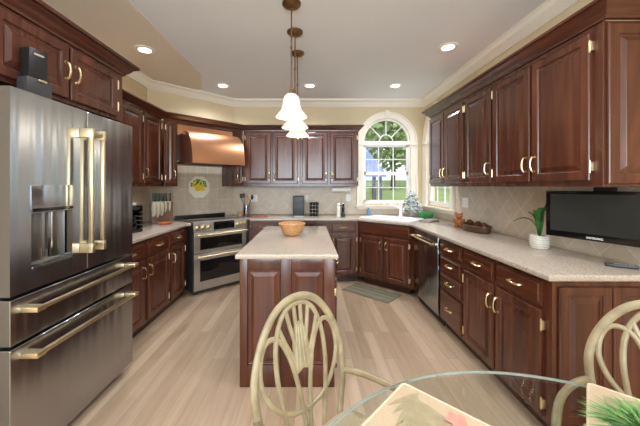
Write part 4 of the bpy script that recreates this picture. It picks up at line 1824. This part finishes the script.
# ------------------------------------------------------------------ breakfast table
TC = (.572, .287)
tb = thing('dining_table', 'round glass-topped breakfast table with a pale metal base', 'table', (*TC, 0))
b = bmesh.new()
lathe(b, [(.702, .731), (.706, .733), (.706, .738), (.702, .740)], 96, cap=False)
for f in b.faces:
    f.material_index = 1
t = bmesh.new()
for z, rv in ((.740, 1), (.731, -1)):
    vs = [t.verts.new((.702 * math.cos(2 * PI * k / 96), .702 * math.sin(2 * PI * k / 96), z)) for k in range(96)]
    t.faces.new(vs if rv > 0 else vs[::-1])
absorb(b, t, 0)
obj('glass_top', b, [M['table_glass'], M['glass_edge']], tb)
b = bmesh.new()
tube(b, [(.30 * math.cos(2 * PI * k / 40), .30 * math.sin(2 * PI * k / 40), .715) for k in range(40)], .0125, 8, True)
tube(b, [(.20 * math.cos(2 * PI * k / 40), .20 * math.sin(2 * PI * k / 40), .25) for k in range(40)], .011, 8, True)
obj('base_ring', b, M['chair'], tb)
for k in range(4):
    a = R(45 + 90 * k)
    t = bmesh.new()
    tube(t, smooth_pts([(.30 * math.cos(a), .30 * math.sin(a), .712), (.24 * math.cos(a), .24 * math.sin(a), .5), (.20 * math.cos(a), .20 * math.sin(a), .25), (.36 * math.cos(a), .36 * math.sin(a), .012)], 6), .014, 8)
    obj('leg', t, M['chair'], tb)


# chairs
def make_chair(label, loc, rotz):
    c = thing('dining_chair', label, 'chair', loc, rotz, 'oval-back chairs at the glass table')
    y0 = .22

    def L(s, t):
        return (s, y0 + .17 * (t - .65), t)

    flat = (0, 1, 0)
    half = [(0, .957), (.05, .950), (.10, .924), (.145, .874), (.18, .808), (.200, .74), (.203, .68), (.192, .60), (.17, .53), (.148, .46)]
    loop = [(-s, t) for s, t in half[::-1]] + half[1:]
    b = bmesh.new()
    tube(b, smooth_pts([L(s, t) for s, t in loop], 5), .0145, 10, flat=(flat, .75))
    obj('back_frame', b, M['chair'], c)
    b = bmesh.new()
    arch = [(0, .935), (.04, .928), (.075, .90), (.10, .85), (.112, .79), (.113, .72), (.106, .66), (.092, .58), (.074, .50), (.066, .46)]
    arch = [(-s, t) for s, t in arch[::-1]] + arch[1:]
    tube(b, smooth_pts([L(s, t) for s, t in arch], 4), .0095, 8, flat=(flat, .8))
    lp_ = [(.008, .46), (.014, .56), (.026, .65), (.041, .72), (.056, .77), (.085, .825), (.118, .846), (.15, .838), (.171, .80), (.178, .755), (.173, .71), (.15, .66), (.115, .62), (.07, .59), (0, .577)]
    for s_ in (-1, 1):
        tube(b, smooth_pts([L(s_ * s, t) for s, t in lp_], 4), .0095, 8, flat=(flat, .8))
        for p0, p1 in (((.016, .936), (.012, .85)), ((.052, .916), (.024, .80)), ((.09, .87), (.033, .745))):
            tube(b, [L(s_ * p0[0], p0[1]), L(s_ * (p0[0] * .6 + p1[0] * .4), p0[1] * .55 + p1[1] * .45), L(s_ * p1[0], p1[1])], .0085, 8, flat=(flat, .8))
    sp2 = [(-.016, .87), (.016, .87), (.034, .80), (.038, .70), (0, .715), (-.038, .70), (-.034, .80)]
    va = [b.verts.new(Vector(L(s, t)) + Vector((0, -.005, 0))) for s, t in sp2]
    vb = [b.verts.new(Vector(L(s, t)) + Vector((0, .005, 0))) for s, t in sp2]
    b.faces.new(va)
    b.faces.new(vb[::-1])
    for j in range(7):
        b.faces.new((va[j], va[(j + 1) % 7], vb[(j + 1) % 7], vb[j]))
    for s in (-.022, -.008, .008, .022):
        tube(b, [L(s * .6, .865), L(s, .79), L(s * 1.25, .715)], .0055, 6, flat=(flat, 1.4))
    obj('back_tracery', b, M['chair'], c)
    for s in (-1, 1):
        b = bmesh.new()
        tube(b, smooth_pts([(s * .200, .222, .628), (s * .235, .13, .632), (s * .255, .0, .632), (s * .25, -.12, .625), (s * .245, -.155, .59), (s * .24, -.16, .455)], 5), .0125, 8)
        obj('arm', b, M['chair'], c)
    b = bmesh.new()
    tube(b, [(x, y, .445) for x, y in rrect(-.225, -.23, .225, .21, .08)], .0125, 8, True)
    obj('seat_frame', b, M['chair'], c)
    b = bmesh.new()
    prism(b, rrect(-.215, -.22, .215, .195, .08), .452, .50, .016)
    obj('seat_cushion', b, M['mat_cloth'], c)
    for s in (-1, 1):
        for y, yy in ((-.19, -.215), (.20, .245)):
            b = bmesh.new()
            tube(b, smooth_pts([(s * (.20 if y < 0 else .145), y if y < 0 else .188, .452), (s * .205, (y + yy) / 2, .25), (s * .225, yy, .008)], 4), .0135, 8)
            obj('leg', b, M['chair'], c)
    return c


ch = make_chair('cream oval-back metal chair in front of the island', (.133, .88, 0), R(42.15))
dup(ch, (1.047, .82, 0), R(-48.6), 'cream oval-back metal chair in front of the counter end panel', 'oval-back chairs at the glass table')


# placemats
def placemat(corner, dx, dy, wid, dep, label, seed):
    """corner: far outer corner; dx = direction of the outer edge, dy = direction toward the table centre"""
    ax = Vector((dx[0], dx[1], 0)).normalized()
    a = math.atan2(ax.y, ax.x)
    root = thing('placemat', label, 'placemat', (corner[0], corner[1], .7405), a, 'leaf-print placemats')
    sgn = 1 if (-ax.y * dy[0] + ax.x * dy[1]) > 0 else -1
    b = bmesh.new()
    y0, y1 = (0, dep) if sgn > 0 else (-dep, 0)
    box(b, .006, y0 + .006, 0, wid - .006, y1 - .006, .006, .002)
    rn = random.Random(seed)

    def leaflet(cx, cy, an, ln, wd_, mi, z):
        pts = [(0, 0), (ln * .3, wd_), (ln * .7, wd_ * .8), (ln, 0), (ln * .7, -wd_ * .8), (ln * .3, -wd_)]
        vs = []
        for x, y in pts:
            X = cx + x * math.cos(an) - y * math.sin(an)
            Y = cy + x * math.sin(an) + y * math.cos(an)
            X = min(max(X, .012), wid - .012)
            Y = min(max(Y, y0 + .012), y1 - .012)
            vs.append((X, Y))
        top = [b.verts.new((X, Y, z)) for X, Y in vs]
        f = b.faces.new(top)
        f.material_index = mi

    ym = (y0 + y1) / 2
    spray = 0
    for (cx, cy, base) in ((.03, y0 + .06, .5), (.05, y1 - .05, -.4), (wid * .5, ym - .05, 1.2), (wid * .55, ym + .07, -.8), (wid - .06, ym, 2.8), (wid * .3, ym, .15), (wid - .1, y0 + .05, 2.0), (wid - .1, y1 - .05, -2.2), (.09, ym - sgn * .10, .9 * sgn), (.17, ym - sgn * .04, .3 * sgn), (.10, ym + sgn * .09, -.7 * sgn), (.22, ym - sgn * .13, 1.5 * sgn)):
        spray += 1
        for q in range(9):
            aa = base + (q - 4) * .22
            ox = cx + (q - 4) * .004
            leaflet(ox, cy, aa, rn.uniform(.09, .16), .0085, 1, .0062 + .00003 * q + .0003 * (spray % 12) / 1.0)
    for (cx, cy) in ((.05, ym + .01), (wid * .62, ym), (wid * .85, ym - .06)):
        for q in range(5):
            leaflet(cx, cy, q * 2 * PI / 5 + .3, .03, .012, 2, .0101 + .00003 * q)
    obj('cloth', b, [M['mat_cloth'], M['leaf_print'], M['flower_print']], root)
    b = bmesh.new()
    tube(b, [(x, y, .004) for x, y in rrect(.004, y0 + .004, wid - .004, y1 - .004, .012, 3)], .0042, 6, True)
    obj('piping', b, M['mat_pipe'], root)
    return root


placemat((.300, .925), (-.70, -.714), (.714, -.70), .46, .33, 'leaf-print placemat pointing at the chair by the island', 11)
placemat((.885, .925), (.72, -.69), (-.69, -.72), .46, .33, 'leaf-print placemat under the grassy plant', 12)

# grassy centrepiece
gp = thing('grass_plant', 'small tuft of bright green artificial grass on a placemat', 'plant', (.735, .612, .7513))
b = bmesh.new()
lathe(b, [(.003, 0), (.038, 0), (.046, .04), (.042, .042), (.003, .036)], 20)
obj('pot', b, M['stripe'], gp)
b = bmesh.new()
rnd = random.Random(9)
for k in range(900):
    a = rnd.uniform(0, 2 * PI)
    t0 = rnd.random()
    reach = .03 + .10 * rnd.random()
    top = rnd.uniform(.03, .085)
    q0 = .035 * math.sqrt(rnd.random())
    base = Vector((q0 * math.cos(a), q0 * math.sin(a), .038))
    tip = Vector((reach * math.cos(a), reach * math.sin(a), .04 + top * (1.25 - reach * 4)))
    mid = (base + tip) / 2 + Vector((0, 0, .03))
    s = Vector((-math.sin(a), math.cos(a), 0)) * .0022
    v = [b.verts.new(base - s), b.verts.new(base + s), b.verts.new(mid + s), b.verts.new(mid - s), b.verts.new(tip)]
    b.faces.new((v[0], v[1], v[2], v[3]))
    b.faces.new((v[3], v[2], v[4]))
obj('grass_blades', b, M['grass'], gp)

# ------------------------------------------------------------------ garden outside the windows
GP = [(4.9, -.35), (8, .15), (12, .78), (20, 1.25), (34, 1.9), (60, 2.6)]


def gz(y):
    for (y0, z0), (y1, z1) in zip(GP, GP[1:]):
        if y <= y1:
            return z0 + (z1 - z0) * (y - y0) / (y1 - y0)
    return GP[-1][1]


b = bmesh.new()
rows = [[b.verts.new((x, y, z)) for x in (-20, 0, 20, 50)] for y, z in GP] 
for a_, c_ in zip(rows, rows[1:]):
    for j in range(3):
        b.faces.new((a_[j], a_[j + 1], c_[j + 1], c_[j]))
tag(obj('lawn', b, M['lawn']), kind='structure')


def tree(x, y, h, rad, mt, label, seed, n=1500):
    t_ = thing('garden_tree', label, 'tree', (x, y, gz(y) - .02), 0, 'trees beyond the windows')
    t = bmesh.new()
    tube(t, smooth_pts([(0, 0, 0), (.05, .0, h * .3), (-.04, .03, h * .6), (0, 0, h * .9)], 4), [.16 - .009 * k for k in range(13)], 8)
    obj('trunk', t, M['bark'], t_)
    t = bmesh.new()
    rn = random.Random(seed)
    for k in range(n):
        d = Vector((rn.gauss(0, 1), rn.gauss(0, 1), rn.gauss(0, 1))).normalized()
        q = rn.random() ** .4
        c = Vector((d.x * rad * q, d.y * rad * q, h * .62 + d.z * h * .45 * q))
        n1 = Vector((rn.gauss(0, 1), rn.gauss(0, 1), rn.gauss(0, 1))).normalized()
        n2 = n1.orthogonal().normalized()
        n3 = n1.cross(n2)
        s = rn.uniform(.13, .28)
        vs = [t.verts.new(c + n2 * s), t.verts.new(c + n3 * s * .55), t.verts.new(c - n2 * s), t.verts.new(c - n3 * s * .55)]
        t.faces.new(vs)
    obj('foliage', t, M[mt], t_)


tree(5.2, 18.0, 6.2, 2.2, 'tree_leaf', 'broad green tree seen in the middle of the back window', 1)
tree(3.6, 24.5, 9.0, 2.8, 'tree_leaf2', 'tall pale tree behind the neighbouring house', 2, 2200)
tree(9.6, 18.5, 6.5, 2.1, 'tree_leaf', 'dense tree filling the side window', 4)
tree(15.0, 20.0, 7.5, 2.6, 'tree_leaf2', 'pale tree farther along the lawn beyond the side window', 5)
tree(9.6, 27.0, 9.0, 3.0, 'tree_leaf', 'tall tree at the far edge of the lawn', 6, 2200)
tree(13.0, 34.0, 9.5, 3.4, 'tree_leaf2', 'far pale tree beyond the edge of the lawn', 8, 2000)
tree(5.6, 36.0, 10.0, 3.6, 'tree_leaf', 'far dark tree behind the broad green tree', 9, 2000)
tree(8.2, 44.0, 11.0, 4.0, 'tree_leaf', 'farthest tall tree on the rise behind the lawn', 10, 1800)
tree(17.5, 40.0, 10.0, 4.2, 'tree_leaf', 'farthest spreading tree beyond the side window', 12, 1800)
tree(20.5, 29.0, 9.0, 3.2, 'tree_leaf2', 'pale tree at the far side of the garden', 13, 1800)
nh = thing('neighbour_house', 'blue-grey porch house seen through the back window', 'house', (1.6, 11.6, -.8))
b = bmesh.new()
box(b, -2.2, 1.6, 0, 1.0, 4.5, 3.1)
obj('wall', b, M['siding'], nh)
b = bmesh.new()
va = [(-2.5, -.2, 2.65), (1.45, -.2, 2.65), (1.2, 2.6, 4.0), (-2.5, 2.6, 4.0), (-2.5, 5, 2.9), (1.45, 5, 2.9)]
vv = [b.verts.new(p) for p in va]
v2 = [b.verts.new((p[0], p[1], p[2] - .12)) for p in va]
for q in ((0, 1, 2, 3), (3, 2, 5, 4)):
    b.faces.new([vv[i] for i in q])
    b.faces.new([v2[i] for i in q[::-1]])
for i, j in ((0, 1), (1, 2), (2, 5), (5, 4), (4, 3), (3, 0)):
    b.faces.new((vv[i], vv[j], v2[j], v2[i]))
obj('roof', b, M['siding'], nh)
for x in (-1.0, .95, 1.18):
    b = bmesh.new()
    box(b, x, 0, 0, x + .14, .14, 2.7)
    obj('porch_post', b, M['post'], nh)

bpy.context.view_layer.update()
